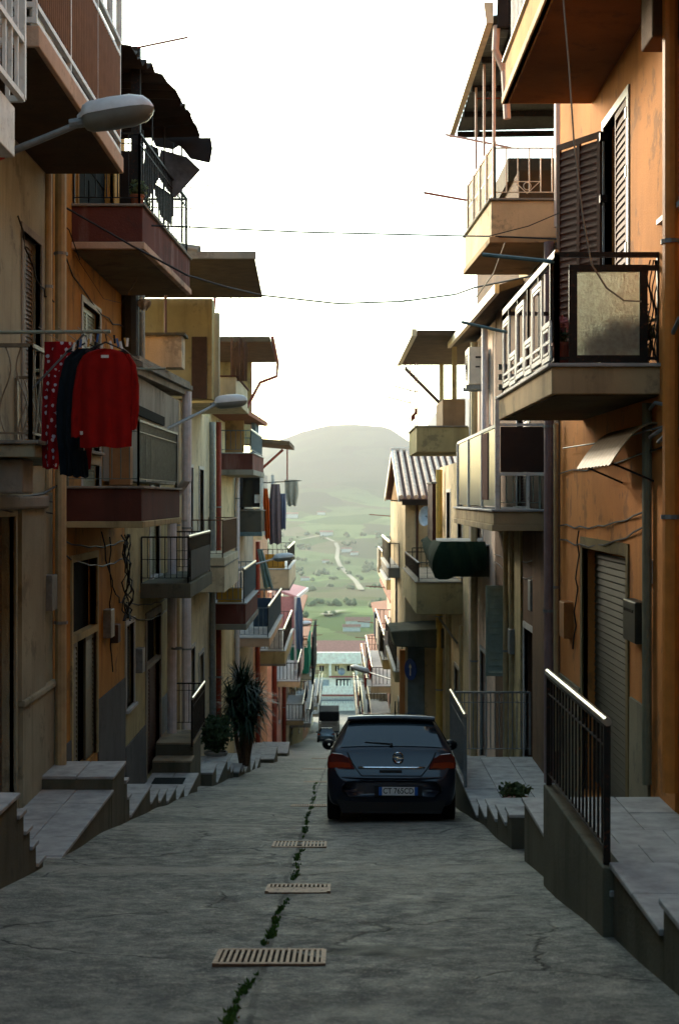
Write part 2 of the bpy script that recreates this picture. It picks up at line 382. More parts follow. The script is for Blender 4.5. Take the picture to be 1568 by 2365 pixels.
    h2 = nd(nt, 'ShaderNodeMath', operation='SUBTRACT'); hf = nd(nt, 'ShaderNodeMath', operation='MULTIPLY_ADD'); L(fine.outputs['Fac'], hf.inputs[0]); hf.inputs[1].default_value = .8; L(hm.outputs[0], hf.inputs[2]); L(hf.outputs[0], h2.inputs[0]); L(crk.outputs[0], h2.inputs[1])
    h3 = nd(nt, 'ShaderNodeMath', operation='SUBTRACT'); L(h2.outputs[0], h3.inputs[0]); L(rng(rip.outputs['Fac'], .5, .66), h3.inputs[1])
    bp = nd(nt, 'ShaderNodeBump'); bp.inputs['Strength'].default_value = .85; bp.inputs['Distance'].default_value = .03; L(h2.outputs[0], bp.inputs['Height']); L(bp.outputs[0], b.inputs['Normal'])
    return m
M_ROAD = mat_road()
def road_strip(name, xa, xb, ys, m, dz=0):
    mb = MB(); rows = []
    for y in ys:
        row = []
        for i in range(13):
            x = lerp(xa, xb, i/12)
            sag = .05*((x+.5)/3)**2 if name == 'road' else 0
            row.append((x, y, rz(y)+sag+dz+(.018*math.sin(y*1.9+x*.8)*math.sin(x*1.3+y*.5) if y < 60 else 0)))
        rows.append(row)
    o = mb.grid(rows).build(name, m, smooth=True); tag(o, kind='structure'); return o
ys = [-30+.4*i for i in range(0, 225)]+[60+2*i for i in range(0, 93)]
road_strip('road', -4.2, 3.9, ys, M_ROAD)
# hill side under the houses
mb = MB(); mb.grid([[(x, y, rz(y)-.7) for x in (-90, -30, -4, 4, 30, 90)] for y in range(-30, 243, 6)])
mb.grid([[(x, y, rz(-30)-.7+(-30-y)*.62) for x in (-90, -30, 0, 30, 90)] for y in range(-110, -29, 8)])  # unseen steep slope added behind the camera to block sky light
tag(mb.build('ground', stucco('bare_earth', (96, 88, 70))), kind='structure')

def mat_valley():
    m = bpy.data.materials.new('valley_fields'); m.use_nodes = True; nt = m.node_tree; L = nt.links.new; b = nt.nodes['Principled BSDF']
    b.inputs['Roughness'].default_value = 1; b.inputs['Specular IOR Level'].default_value = 0
    g = nd(nt, 'ShaderNodeNewGeometry'); P = g.outputs['Position']
    w = nd(nt, 'ShaderNodeTexNoise', Scale=.0012, Detail=5.0); L(P, w.inputs['Vector'])
    ad = nd(nt, 'ShaderNodeVectorMath', operation='MULTIPLY_ADD'); L(w.outputs['Color'], ad.inputs[0]); ad.inputs[1].default_value = (500, 500, 0); L(P, ad.inputs[2])
    vo = nd(nt, 'ShaderNodeTexVoronoi', Scale=.0055); mp = nd(nt, 'ShaderNodeMapping'); mp.inputs['Scale'].default_value = (1.5, .75, 0); L(ad.outputs[0], mp.inputs['Vector']); L(mp.outputs[0], vo.inputs['Vector'])
    cr = nd(nt, 'ShaderNodeValToRGB'); e = cr.color_ramp; e.interpolation = 'CONSTANT'
    for i, (p, c) in enumerate([(0, (108, 120, 86)), (.22, (100, 110, 80)), (.38, (88, 102, 72)), (.55, (108, 106, 84)), (.68, (116, 132, 90)), (.84, (94, 96, 76))]):
        el = e.elements[i] if i < 2 else e.elements.new(p)
        el.position = p; el.color = s2l(c)+(1,)
    sp = nd(nt, 'ShaderNodeSeparateColor'); L(vo.outputs['Color'], sp.inputs[0]); L(sp.outputs[0], cr.inputs[0])
    n = nd(nt, 'ShaderNodeTexNoise', Scale=.012, Detail=8.0, Roughness=.7); L(P, n.inputs['Vector'])
    r = nd(nt, 'ShaderNodeMapRange'); r.inputs['From Min'].default_value = .5; r.inputs['From Max'].default_value = .66; r.inputs['To Max'].default_value = .8; L(n.outputs['Fac'], r.inputs['Value'])
    mx = nd(nt, 'ShaderNodeMix', data_type='RGBA'); mx.inputs['B'].default_value = s2l((88, 100, 66))+(1,); L(r.outputs[0], mx.inputs['Factor']); L(cr.outputs[0], mx.inputs['A'])
    sz = nd(nt, 'ShaderNodeSeparateXYZ'); L(P, sz.inputs[0]); zr_ = nd(nt, 'ShaderNodeMapRange'); zr_.inputs['From Min'].default_value = -60; zr_.inputs['From Max'].default_value = 60; zr_.inputs['To Max'].default_value = .85; L(sz.outputs['Z'], zr_.inputs['Value'])
    m3 = nd(nt, 'ShaderNodeMix', data_type='RGBA'); m3.inputs['B'].default_value = s2l((76, 78, 68))+(1,); L(zr_.outputs[0], m3.inputs['Factor']); L(mx.outputs['Result'], m3.inputs['A'])      # dry scrub on the upper slopes
    L(m3.outputs['Result'], b.inputs['Base Color']); return m
M_VALLEY = mat_valley()
CREST = [(300, 1120), (480, 1085), (560, 1052), (640, 1016), (680, 1004), (705, 994), (740, 985), (765, 981), (790, 978), (815, 979), (850, 982), (880, 984), (905, 992), (930, 1008), (960, 1030), (1010, 1062), (1100, 1100), (1300, 1140)]
VPROF = [(236, 1622), (262, 1600), (320, 1545), (420, 1490), (800, 1430), (1500, 1365), (2300, 1290), (3200, 1210), (3800, 1165)]
def vz(x, y):
    px = CX+F*x/y if y > 0 else CX
    if y <= 3800: py = interp(y, VPROF)
    elif y <= 6200: py = lerp(1165, interp(px, CREST), ((y-3800)/2400)**.8)
    else: py = interp(px, CREST)+(y-6200)*.05
    z = wz(py, y)
    a = min(1, max(0, (y-500)/1500)); 
    z += a*(9*math.sin(x*.0033+y*.0023)+4*math.sin(x*.011-y*.0044+1)+2*math.sin(x*.021+y*.017))*(1 if y < 5200 else .25)
    z += 1.5*math.sin(x*.05+y*.02)*min(1, max(0, (y-700)/900))
    return z
rows = []
for i in range(0, 150):
    y = 236*(7800/236)**(i/149)
    rows.append([(math.tan(math.radians(a))*y, y, vz(math.tan(math.radians(a))*y, y)) for a in [-58+2*k for k in range(22)]+[-14.5+.36*k for k in range(81)]+[15+2*k for k in range(22)]])
tag(MB().grid(rows).build('hills', M_VALLEY, smooth=True), kind='structure')
C2 = [(860, 1060), (930, 1030), (985, 985), (1002, 958), (1020, 936), (1040, 927), (1070, 915), (1110, 935), (1180, 990), (1300, 1080)]
rows = []
for i in range(0, 14):
    t = i/13; y = lerp(8200, 9200, t)
    rows.append([((px-CX)/F*y, y, wz(lerp(1165, interp(px, C2), t), y)) for px in range(860, 1301, 8)])
tag(MB().grid(rows).build('far_mountain', M_VALLEY, smooth=True), kind='structure')
# pale farm tracks on the valley floor
def ground_at(px, py):
    lo, hi = 300., 3700.
    for _ in range(40):
        m_ = (lo+hi)/2; x = (px-CX)/F*m_
        if wz(py, m_) > vz(x, m_): lo = m_
        else: hi = m_
    y = lo; x = (px-CX)/F*y; return V((x, y, vz(x, y)))
M_TRACK = mat('pale_track', (134, 130, 110), rough=1, bump=0)
for k, pts in enumerate([[(775, 1255), (781, 1268), (778, 1290), (784, 1306), (800, 1325), (822, 1345), (836, 1368)], [(752, 1425), (772, 1417), (800, 1414)], [(690, 1248), (740, 1238), (776, 1254)]]):
    mb = MB(); P = []
    for a, b in zip(pts, pts[1:]):
        for t in range(8): P.append(ground_at(lerp(a[0], b[0], t/8), lerp(a[1], b[1], t/8)))
    mb.grid([[p+V((-3.5, 0, 1.6)), p+V((3.5, 0, 1.6))] for p in P])
    tag(mb.build('farm_track', M_TRACK), kind='structure')
M_FARM = mat('farm_white', (190, 184, 172), rough=.9, bump=0); M_FARMR = mat('farm_roof', (150, 110, 90), rough=.9, bump=0)
FARM = [(672, 1196, 14, 'long pale farm shed at the left edge of the valley fields'), (754, 1237, 12, 'white farmhouse beside the bend where two pale farm tracks meet'), (742, 1188, 8, 'tiny pale farm building highest up on the grey slope'),
        (800, 1274, 9, 'pale farmhouse just right of the winding farm track'), (818, 1281, 7, 'small pale hut rightmost beside the winding farm track'), (752, 1299, 6, 'small pale farmhouse left of the winding farm track'),
        (705, 1340, 7, 'low pale farm building near the foot of the green field'), (826, 1448, 9, 'white flat-roofed shed group nearest to the town below the slope'), (812, 1458, 6, 'lower of the two white sheds nearest to the town')]
for px, py, w, lab in FARM:
    p = ground_at(px, py); w *= 1.0+p.y/2600
    t = thing('farm_building', lab, 'farm building', p, 'farm buildings in the valley')
    MB().box(p.x-w/2, p.x+w/2, p.y-w*.3, p.y+w*.3, p.z-2, p.z+w*.28).build('wall', M_FARM, t)
    mb = MB(); mb.prism([(p.x-w*.54, p.y-w*.34, p.z+w*.28), (p.x-w*.54, p.y+w*.34, p.z+w*.28), (p.x-w*.54, p.y, p.z+w*.42)], (w*1.08, 0, 0)); mb.build('roof', M_FARMR, t)
# dark trees scattered over the valley
mb = MB(); rnd = random.Random(3)
for i in range(110):
    px = rnd.uniform(600, 900); py = rnd.choice([1240, 1262, 1300, 1320, 1338, 1360, 1398, 1425])+rnd.gauss(0, 5); p = ground_at(px, py)
    r = rnd.uniform(1.2, 2.8)*(1+p.y/1800)
    for q in range(4):
        c = p+V((rnd.uniform(-r, r), rnd.uniform(-r, r), r*rnd.uniform(.3, .8))); rr = r*rnd.uniform(.4, .8)
        mb.lathe(c, [(rr*.2, -rr*.8), (rr, -rr*.2), (rr*.8, rr*.4), (.05, rr)], 6)
tag(mb.build('distant_trees', mat('valley_tree', (92, 102, 72), rough=1, bump=0, scale=.1)), kind='stuff')

def road_z(x, y): return rz(y)+.05*((x+.5)/3)**2+(.018*math.sin(y*1.9+x*.8)*math.sin(x*1.3+y*.5) if y < 60 else 0)
# ------------------------------------------------------------------ grates, moss
GR = [(-.43, 8.9, .66, .5, 'broad drain grate nearest the camera with rusty cream bars'), (-.35, 12.15, .52, .46, 'drain grate with a dark slot, second up the road from the bottom'), (-.45, 16.1, .58, .62, 'third drain grate from the bottom, just behind the blue hatchback'),
      (-.5, 23.3, .56, .5, 'drain grate beside the left rear wheel of the blue hatchback'), (-.58, 34.4, .52, .6, 'drain grate just beyond the left door mirror of the blue hatchback'), (-.8, 45.4, .8, .6, 'second farthest drain grate beyond the blue hatchback'), (-.82, 61.9, .76, .7, 'farthest drain grate, near the parked dark car down the hill')]
M_GRATE = metal('cream_iron_grate', (138, 110, 86), rough=.6, m=.3, rust=.9, rust_rgb=(72, 46, 32))
for i, (x, y, w, l, lab) in enumerate(GR):
    z = road_z(x, y)+.004; sl = (rz(y+.3)-rz(y-.3))/.6
    t = thing('drain_grate', lab, 'drain grate', (x, y, z), 'drain grates down the middle of the road')
    W = lambda dx, dy, dz=0: V((x+dx, y+dy, z+dy*sl+dz))
    MB().poly([W(-w/2-.015, -l/2-.008, .001), W(w/2+.015, -l/2-.008, .001), W(w/2+.015, l/2+.01, .001), W(-w/2-.015, l/2+.01, .001)]).build('pit', M_DARK, t)
    mb = MB(); n = 18 if i == 0 else 14
    for q in range(n+1):
        if i == 1 and 0 < q < n:
            mb.bar(W(-w/2+w*q/n, l*.12), W(-w/2+w*q/n, l/2), w/n*.5, .02)
        elif q % 7 or i != 2: mb.bar(W(-w/2+w*q/n, -l/2), W(-w/2+w*q/n, l/2), w/n*.52, .02)
    fw = .16 if i == 1 else .03
    mb.bar(W(-w/2, -l/2+fw/2), W(w/2, -l/2+fw/2), fw, .024); mb.bar(W(-w/2, l/2), W(w/2, l/2), .03, .024)
    mb.bar(W(-w/2, -l/2), W(-w/2, l/2), .03, .024); mb.bar(W(w/2, -l/2), W(w/2, l/2), .03, .024)
    mb.build('bars', M_GRATE, t)
mb = MB(); rnd = random.Random(5)
for a, b, n, wd in [((-.60, 6.0), (-.50, 8.4), 900, .009), ((-.50, 9.35), (-.43, 11.6), 700, .008), ((-.42, 12.7), (-.41, 15.6), 350, .01), ((-.44, 16.6), (-.45, 22.8), 400, .012), ((-.47, 24), (-.55, 34), 300, .012)]:
    for i in range(n):
        t = rnd.random()
        if math.sin(t*23+n)+.6*math.sin(t*57) < -.55: continue
        x = lerp(a[0], b[0], t)+rnd.gauss(0, wd)*(.6+.8*abs(math.sin(t*9)))+.02*math.sin(t*7); y = lerp(a[1], b[1], t); z = road_z(x, y)-.012
        an = rnd.uniform(0, 6.3); h = rnd.uniform(.006, .028); d = V((math.cos(an), math.sin(an), 0))*rnd.uniform(.008, .02)
        mb.poly([V((x, y, z))-d, V((x, y, z))+d, V((x+rnd.gauss(0, .014), y+rnd.gauss(0, .014), z+h+.02))])
tag(mb.build('moss', mat('moss_green', (58, 88, 32), rough=1, var=.4, scale=20, bump=0)), kind='stuff')

# ------------------------------------------------------------------ house-front steps along both sides
def steps(label, x_edge, x_wall, treads, m=None, over=.03, group='stone steps along the house fronts', side_m=None):
    s = 1 if x_wall > x_edge else -1
    t = thing('stone_steps', label, 'steps', ((x_edge+x_wall)/2, treads[0][0], rz(treads[0][0])), group)
    mb = MB(); xa, xb = x_edge+s*.03, x_wall-s*.01
    for k, tr in enumerate(treads):
        y0, y1, z = tr[:3]; xe = tr[3] if len(tr) > 3 else x_edge
        mb.box(min(xe+s*.03, xb), max(xe+s*.03, xb), y0+.002*k, y1-.001, min(rz(y1), rz(y0))-.5, z-.04)
        q = MB(); W_ = abs(xb-xe); nx_ = max(1, round(W_/.55)); ny_ = max(1, round((y1-y0)/.8)); rs = random.Random(int(y0*97))
        for i_ in range(nx_):
            for j_ in range(ny_):
                xa_, xc_ = lerp(xe, xb, i_/nx_), lerp(xe, xb, (i_+1)/nx_); ya_, yc_ = lerp(y0+.003, y1+over, j_/ny_), lerp(y0+.003, y1+over, (j_+1)/ny_)
                e_ = [rs.uniform(-.005, .004) for _ in range(4)]; g_ = .004; lo, hi = min(xa_, xc_)+g_, max(xa_, xc_)-g_; ov = rs.uniform(-.012, .012)
                q.hexa([(lo, ya_+g_, z-.04), (hi, ya_+g_, z-.04), (hi, yc_-g_+ov, z-.04), (lo, yc_-g_+ov, z-.04), (lo, ya_+g_, z+e_[0]), (hi, ya_+g_, z+e_[1]), (hi, yc_-g_+ov, z+e_[2]), (lo, yc_-g_+ov, z+e_[3])])
        q.build('tread', m or M_TREAD, t, bevel=.008)
    mb.build('riser', side_m or M_CONC_D, t)
    return t
XL, XR = -3.75, 3.2
# ------------------------------------------------------------------ LEFT SIDE
ST_GREIGE = stucco('greige_stucco', (150, 148, 126)); ST_ORANGE_L = stucco('ochre_orange_stucco', (172, 122, 58), streak=.65)
ST_BEIGE = stucco('beige_stucco', (164, 150, 110), streak=.65); ST_GREY = stucco('grey_stucco', (150, 146, 134), streak=.8)
ST_CREAM = stucco('cream_stucco', (196, 184, 156)); ST_DADO = stucco('grey_dado', (88, 88, 88)); ST_PINKG = stucco('pink_grey_dado', (152, 150, 130))
ST_SALMON = stucco('salmon_stucco', (196, 150, 118)); ST_PINK = stucco('pink_stucco', (206, 164, 146)); ST_OLIVE = stucco('olive_stucco', (150, 136, 92)); ST_YEL = stucco('pale_yellow_stucco', (204, 188, 148))
M_OXRED = stucco('oxblood_parapet', (98, 56, 48), streak=.75, streak_rgb=(150, 122, 114)); M_DKBROWN = stucco('dark_brown_parapet', (84, 50, 42), streak=.4)
M_LILAC = paint('lilac_grey_pipe', (206, 198, 200)); M_BEIGEPIPE = paint('beige_pipe', (170, 152, 116)); M_RIB = paint('brown_ribbed_panel', (122, 92, 70), rough=.55)
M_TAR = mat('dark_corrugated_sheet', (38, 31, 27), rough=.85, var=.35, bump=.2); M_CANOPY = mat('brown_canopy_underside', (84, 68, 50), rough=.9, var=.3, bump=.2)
M_REDP = metal('red_oxide_pipe', (128, 52, 38), rough=.6, m=0.1); M_GREENS = paint('pale_green_shutter', (140, 146, 122)); M_PALEGL = mat('frosted_pale_glass', (150, 158, 150), rough=.35, var=.15, bump=.05, spec=.5)

# --- nearest house on the left: grey-beige, glazed veranda balcony above
h = house('grey-beige plastered house with a long brown ribbed balcony high above the street', -1, XL, -22, 18.62, 9.7, ST_GREIGE,
          ops=[(16.85, 17.85, 2.14, 4.8), (12.4, 16.4, -2.2, 1.42), (14.2, 17.2, 6.02, 8.4)])
closed_shutters(h, -1, XL, 16.85, 17.85, 2.16, 4.8, m=paint('grey_brown_shutter', (110, 96, 78)), fm=M_CONC, inset=.12)
plain_door(h, -1, XL, 12.4, 16.4, -2.2, 1.42, paint('brown_garage_door', (92, 74, 60)), panels=5, fm=ST_GREIGE)
closed_shutters(h, -1, XL, 14.2, 17.2, 6.02, 8.4, fm=M_CONC)
MB().box(XL-.03, XL+.05, 16.65, 18.6, rz(18.6)-.4, -.82).build('dado', ST_PINKG, h)
MB().box(XL-.03, XL+.085, 16.62, 18.64, -.82, -.74).build('moulding', ST_PINKG, h, bevel=.02)
MB().box(XL-.03, XL+.11, -20, 17.9, 1.5, 1.66).build('cornice', M_CONC, h, bevel=.03)
MB().box(XL-.02, XL+.05, 16.6, 17.95, -.74, 1.5).build('pilaster', ST_PINKG, h)
downpipe(h, [(XL+.13, 18.5, 9.6), (XL+.13, 18.5, rz(18.5)+.25)], .075, M_BEIGEPIPE)
downpipe(h, [(XL+.03, 18.2, 9.6), (XL+.03, 18.2, 1.7)], .05, M_BEIGEPIPE)
# upper balcony with ribbed panels and white rails
n_, f_ = (-2.75, 13.05), (-2.75, 18.15)
b = balcony(h, -1, XL, n_, f_, 5.97, .2, stucco('pinkish_slab', (192, 164, 140), streak=.3))
soffit(b, -1, XL, n_, f_, 5.77, stucco('shade_brown_soffit', (74, 60, 46)))
pth = rail_path(-1, XL, n_, f_, .05)
mb = MB()
for (a, c) in zip(pth, pth[1:]):
    p, q = V((a[0], a[1], 0)), V((c[0], c[1], 0)); L_ = (q-p).length; d = (q-p)/L_
    for i in range(int(L_/.1)):
        c0 = p+d*(0.03+.1*i); mb.tube([c0+V((0, 0, 6.22)), c0+V((0, 0, 7.24))], .024, 6)
    q2 = MB(); q2.bar(p+V((0, 0, 6.72))+d.cross(V((0, 0, 1)))*-.03, q+V((0, 0, 6.72))+d.cross(V((0, 0, 1)))*-.03, .008, 1.02); q2.build('panel', paint('dark_brown_sheet', (48, 34, 26)), b)
r_ = mb.build('railing', M_RIB, b)
mb = MB()
for z, w in ((6.17, .05), (6.03, .035), (7.26, .05), (7.43, .06)):
    for a, c in zip(pth, pth[1:]): mb.bar((a[0], a[1], z), (c[0], c[1], z), w, .05)
for k in range(4):
    y = lerp(13.1, 18.1, k/3); mb.bar((-2.80, y, 6.0), (-2.80, y, 7.43), .04)
mb.build('handrail', M_WHITE, b)
mb = MB()
for k in range(5): y = lerp(15.2, 18.1, k/4); mb.bar((-2.80, y, 7.45), (-2.80, y, 9.5), .07)
mb.bar((-2.80, 15.2, 9.5), (-2.80, 18.1, 9.5), .07); mb.bar((-2.80, 15.2, 8.5), (-2.80, 18.1, 8.5), .05); mb.bar((-2.80, 18.1, 9.5), (XL, 18.1, 9.5), .07); mb.bar((-3.3, 18.1, 7.4), (-3.3, 18.1, 9.5), .06)
w = mb.build('veranda_window', M_WHITE, h)
MB().quad((-2.80, 15.2, 7.45), (-2.80, 18.1, 7.45), (-2.80, 18.1, 9.5), (-2.80, 15.2, 9.5)).build('pane', mat('thin_clear_glass', (235, 240, 240), rough=.05, bump=0, alpha=.35, spec=.6), w)
canopy(h, [(XL, 13, 9.56), (-2.6, 13, 9.56), (-2.6, 18.4, 9.56), (XL, 18.4, 9.56)], .15, M_CONC)
# white window cage at the picture's edge
mb = MB()
for z in (5.08, 5.58, 6.6, 7.5): mb.bar((-2.74, 9, z), (-2.74, 12.3, z), .05); mb.bar((-2.74, 12.3, z), (XL, 12.3, z), .05)
for k in range(9): mb.bar((lerp(-2.74, XL, k/8), 12.3, 5.08), (lerp(-2.74, XL, k/8), 12.3, 7.5), .035 if k else .06)
for k in range(16): mb.bar((-2.74, 12.3-.22*k, 5.08), (-2.74, 12.3-.22*k, 7.5), .03)
w = mb.build('window_cage', M_WHITE, h)
MB().box(-3.0, -2.78, 10, 12.2, 4.55, 4.98).build('planter', M_WHITE, w, bevel=.01)
# lower balcony with wavy wire railing
n_, f_ = (-2.76, 12.9), (-2.76, 16.5)
b = balcony(h, -1, XL, n_, f_, 2.12, .12, ST_GREIGE, coping=M_CONC)
MB().box(XL, -2.9, 13.05, 13.5, 1.67, 1.99).build('corbel', M_CONC, h, bevel=.02)
pth = rail_path(-1, XL, n_, f_, .05); mb = MB(); wm = []
for a, c in zip(pth, pth[1:]):
    p, q = V((a[0], a[1], 2.16)), V((c[0], c[1], 2.16)); L_ = (q-p).length; d = (q-p)/L_
    mb.bar(p+V((0, 0, .86)), q+V((0, 0, .86)), .05, .035); mb.bar(p+V((0, 0, .06)), q+V((0, 0, .06)), .03, .02); mb.bar(p, p+V((0, 0, .86)), .035); mb.bar(q, q+V((0, 0, .86)), .035)
    k = max(2, round(L_/.15))
    for i in range(k):
        c0 = p+d*(L_*(i+.5)/k); g = 1 if i % 2 else -1
        mb.tube([c0+d*(g*.052*math.sin(PI*2*(t/14))*(1 if t < 14 else 1))+V((0, 0, .06+.8*t/14)) for t in range(15)], .008, 5, caps=False)
mb.build('railing', metal('beige_wire_railing', (120, 110, 92), rough=.5, m=.3), b)
# pole and lines for the washing, fixed to the railing
p_ = tubes('clothes_pole', paint('pale_green_pole', (140, 146, 128)), h, [([(XL+.2, 16.4, 3.10), (-2.0, 16.4, 3.12)], .017), ([(XL+.2, 12.82, 3.12), (-2.06, 12.82, 3.13)], .017)])
tubes('stay', M_GALV, p_, [([(-2.82, 12.95, 2.6), (-2.3, 12.84, 3.11)], .01)])
tubes('clothes_line', M_ROPE, p_, [([(x, 12.4, 3.12), (x, 14.6, 3.07), (x, 16.4, 3.11)], .004) for x in (-2.62, -2.45, -2.28, -2.1)], 5)

wall_wires(h, -1, XL, [(9, 1.75, 18.4, 1.45, .06), (9, 1.85, 18.4, 1.6, .1), (16.5, 4.9, 18.5, 4.2, .2)]); meter_box(h, -1, XL, 17.95, .2)
# --- second: orange house with the oxblood balconies
h = house('weathered orange house with two oxblood balconies and a torn dark canopy', -1, XL, 18.66, 24.85, 7.9, ST_ORANGE_L,
          ops=[(20.75, 22.25, 1.8, 4.5), (20.4, 23.6, 5.75, 7.5), (19.95, 21.95, -2.3, .72)])
closed_shutters(h, -1, XL, 20.75, 22.25, 1.8, 4.5, m=M_GREENS, fm=M_MARBLE)
plain_door(h, -1, XL, 20.4, 23.6, 5.75, 7.5, M_DARK, panels=2, fm=ST_ORANGE_L)
# street door: open louvred leaves under a dark transom
mb = MB(); x0 = XL-.12
mb.box(x0-.05, x0, 19.95, 21.95, -2.3, .72); d = mb.build('door', M_DARK, h)
mb = MB()
for a, c, z0_, z1_ in ((19.85, 19.95, -2.3, .82), (21.95, 22.05, -2.3, .82), (19.95, 21.95, .72, .82), (19.95, 21.95, -.42, -.32)): mb.box(XL-.1, XL+.025, a, c, z0_, z1_)
mb.build('frame', ST_BEIGE, d)
for a_, c_ in ((19.97, 20.55), (21.2, 21.93)):
    q = MB(); louvre(q, (XL-.06, a_, -2.28), (0, 1, 0), (1, 0, 0), c_-a_, 1.84, slat=.07); q.build('shutter', paint('dull_green_shutter', (84, 80, 62)), d)
MB().box(XL-.03, XL+.022, 22.08, 24.84, rz(24.8)-.3, -1.51).build('dado', ST_DADO, h); MB().box(XL-.03, XL+.022, 18.7, 19.83, rz(19.8)-.3, -1.75).build('dado', ST_DADO, h)
# oxblood upper balcony, its rim leaning into the street as in the picture
n_, f_ = (-2.76, 19.95), (-2.57, 24.45)
b = balcony(h, -1, XL, n_, f_, 5.72, .5, M_OXRED, coping=M_CONC, lip=.1, lipm=stucco('pinkish_slab', (206, 172, 148)))
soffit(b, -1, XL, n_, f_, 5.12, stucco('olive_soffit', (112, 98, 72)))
bars(rail_path(-1, XL, n_, f_, .05), 5.755, 1.0, sp=.14, r=.007, mid=.86).build('railing', M_IRON, b)
tubes('canopy_post', M_IRON, h, [([PY(px, y0_, Y), PY(px, y1_, Y)], .014) for px, y0_, y1_, Y in [(330, 300, 480, 20.3), (352, 250, 500, 21.2), (380, 250, 540, 22.2), (400, 300, 500, 23.0), (420, 330, 560, 23.8)]])
MB().bar(PY(315, 110, 20.4), PY(315, 478, 20.4), .13).build('canopy_post', M_IRON, h); MB().bar(PY(298, 350, 21), PY(298, 478, 21), .26, .1).build('pier', M_TAR, h)
# torn corrugated canopy
def torn(name, outer, inner, th, m, par, ripple=.03, n=26):
    mb = MB(); rows = []
    for i in range(n+1):
        t = i/n*(len(outer)-1); k = min(int(t), len(outer)-2); a = outer[k].lerp(outer[k+1], t-k)
        t2 = i/n*(len(inner)-1); k2 = min(int(t2), len(inner)-2); c = inner[k2].lerp(inner[k2+1], t2-k2)
        a = a+V((random.uniform(-.03, .05), 0, random.uniform(-.03, .03)))
        rows.append([a.lerp(c, j/6)+V((0, 0, ripple*math.cos(i*PI))) for j in range(7)])
    return mb.grid(rows).build(name, m, par, solid=th)
cn = torn('canopy', [PY(304, 108, 19.2), PY(330, 140, 20), PY(352, 158, 20.5), PY(405, 205, 21), PY(422, 240, 21.5), PY(440, 266, 22), PY(460, 318, 22.5)],
     [V((XL, 18.8, 7.75)), V((XL, 20.5, 7.6)), V((XL, 22.6, 7.3))], .02, M_TAR, h)
mb = MB(); A = [PY(x, y, 22.6) for x, y in [(462, 318), (487, 318), (491, 342), (485, 376), (440, 366), (420, 340), (330, 292), (318, 262), (405, 208), (440, 268)]]; mb.prism(A, (0, .02, 0)); mb.build('torn_sheet', M_TAR, cn)
mb = MB()
mb.prism([PY(x, y, 22.9) for x, y in [(372, 345), (432, 362), (463, 392), (404, 457), (388, 440), (360, 400)]], (0, .02, 0)); mb.build('torn_sheet', mat('grey_tarpaulin', (92, 94, 98), rough=.8, var=.4, scale=6, bump=.4), cn)
mb = MB()
for pg in ([(338, 330), (366, 342), (372, 400), (338, 470), (325, 440)], [(344, 300), (395, 320), (420, 332), (400, 345), (360, 338)], [(352, 420), (398, 450), (396, 520), (372, 500)]): mb.prism([PY(x, y, 23.3) for x, y in pg], (0, .015, 0))
mb.build('hanging_cloth', M_TAR, cn)
mb = MB(); mb.tube([PY(318, 110, 20), PY(434, 86, 20)], .014, 6); mb.build('clothes_pole', M_REDP, h)
# oxblood lower balcony at eye level
n_, f_ = (-2.71, 19.5), (-2.66, 23.7)
b = balcony(h, -1, XL, n_, f_, 1.76, .45, M_DKBROWN, coping=M_CONC, lip=.09, lipm=ST_BEIGE)
bars(rail_path(-1, XL, n_, f_, .05), 1.795, .9, sp=.12, r=.007, mid=.75).build('railing', metal('green_grey_railing', (104, 112, 100), rough=.5, m=.2), b)
MB().box(-2.8, -2.785, 21.0, 23.5, 1.9, 2.5).build('screen', M_PALEGL, b)
mb = MB(); mb.box(-3.2, -2.9, 19.75, 20.0, 1.8, 2.35); mb.build('cupboard', paint('worn_wood_box', (150, 110, 70)), b, bevel=.02)
downpipe(h, [(XL+.12, 24.6, 6.9), (XL+.12, 24.6, 4.1)], .16, mat('dark_flue', (52, 50, 44), rough=.7))
downpipe(h, [(XL+.28, 24.9, 5.4), (XL+.28, 24.9, 3.9)], .07, M_GALV)

wall_wires(h, -1, XL, [(18.7, 1.1, 24.8, .9, .12), (18.7, .95, 24.8, .6, .18), (22.3, 1.1, 24.7, -.2, .3), (23.1, 1.0, 23.3, -1.2, .0), (18.8, 5.0, 24.7, 4.6, .25)]); meter_box(h, -1, XL, 22.6, -.6); meter_box(h, -1, XL, 23.3, -.75, .28, .3, M_BROWNW)
q = MB(); rr = random.Random(8)
for k in range(7): q.tube([V((XL+.12+rr.uniform(-.06, .1), 24.3+rr.uniform(-.3, .3), 1.0-.16*t)) for t in range(10)], .014, 5)
q.build('cable_tangle', M_CABLE, h)
# --- third: low beige house with a terrace and a grey bay under a moulded cornice
h = house('low beige house with a grey bay under a moulded cornice and black iron balcony', -1, XL, 24.88, 32.9, 3.9, ST_BEIGE,
          ops=[(25.0, 25.95, -2.1, -.62), (27.6, 29.7, -3.9, -.75), (28.2, 29.6, .05, 2.3)])
closed_shutters(h, -1, XL, 25.0, 25.95, -2.1, -.62, m=paint('dark_green_shutter', (44, 46, 38)))
mb = MB(); mb.box(XL-.17, XL-.12, 27.6, 29.7, -3.9, -.75); d = mb.build('door', M_DARK, h)
for a, c in ((27.62, 28.64), (28.66, 29.68)):
    q = MB(); louvre(q, (XL-.1, a, -3.88), (0, 1, 0), (1, 0, 0), c-a, 2.15, slat=.08); q.build('shutter', M_BROWNW, d)
mb = MB()
for a, c, z0_, z1_ in ((27.48, 27.6, -3.9, -.6), (29.7, 29.82, -3.9, -.6), (27.6, 29.7, -.75, -.6), (27.6, 29.7, -1.72, -1.64)): mb.box(XL-.08, XL+.03, a, c, z0_, z1_)
mb.build('frame', M_CONC, d)
closed_shutters(h, -1, XL, 28.2, 29.6, .06, 2.3, m=M_GREENS)
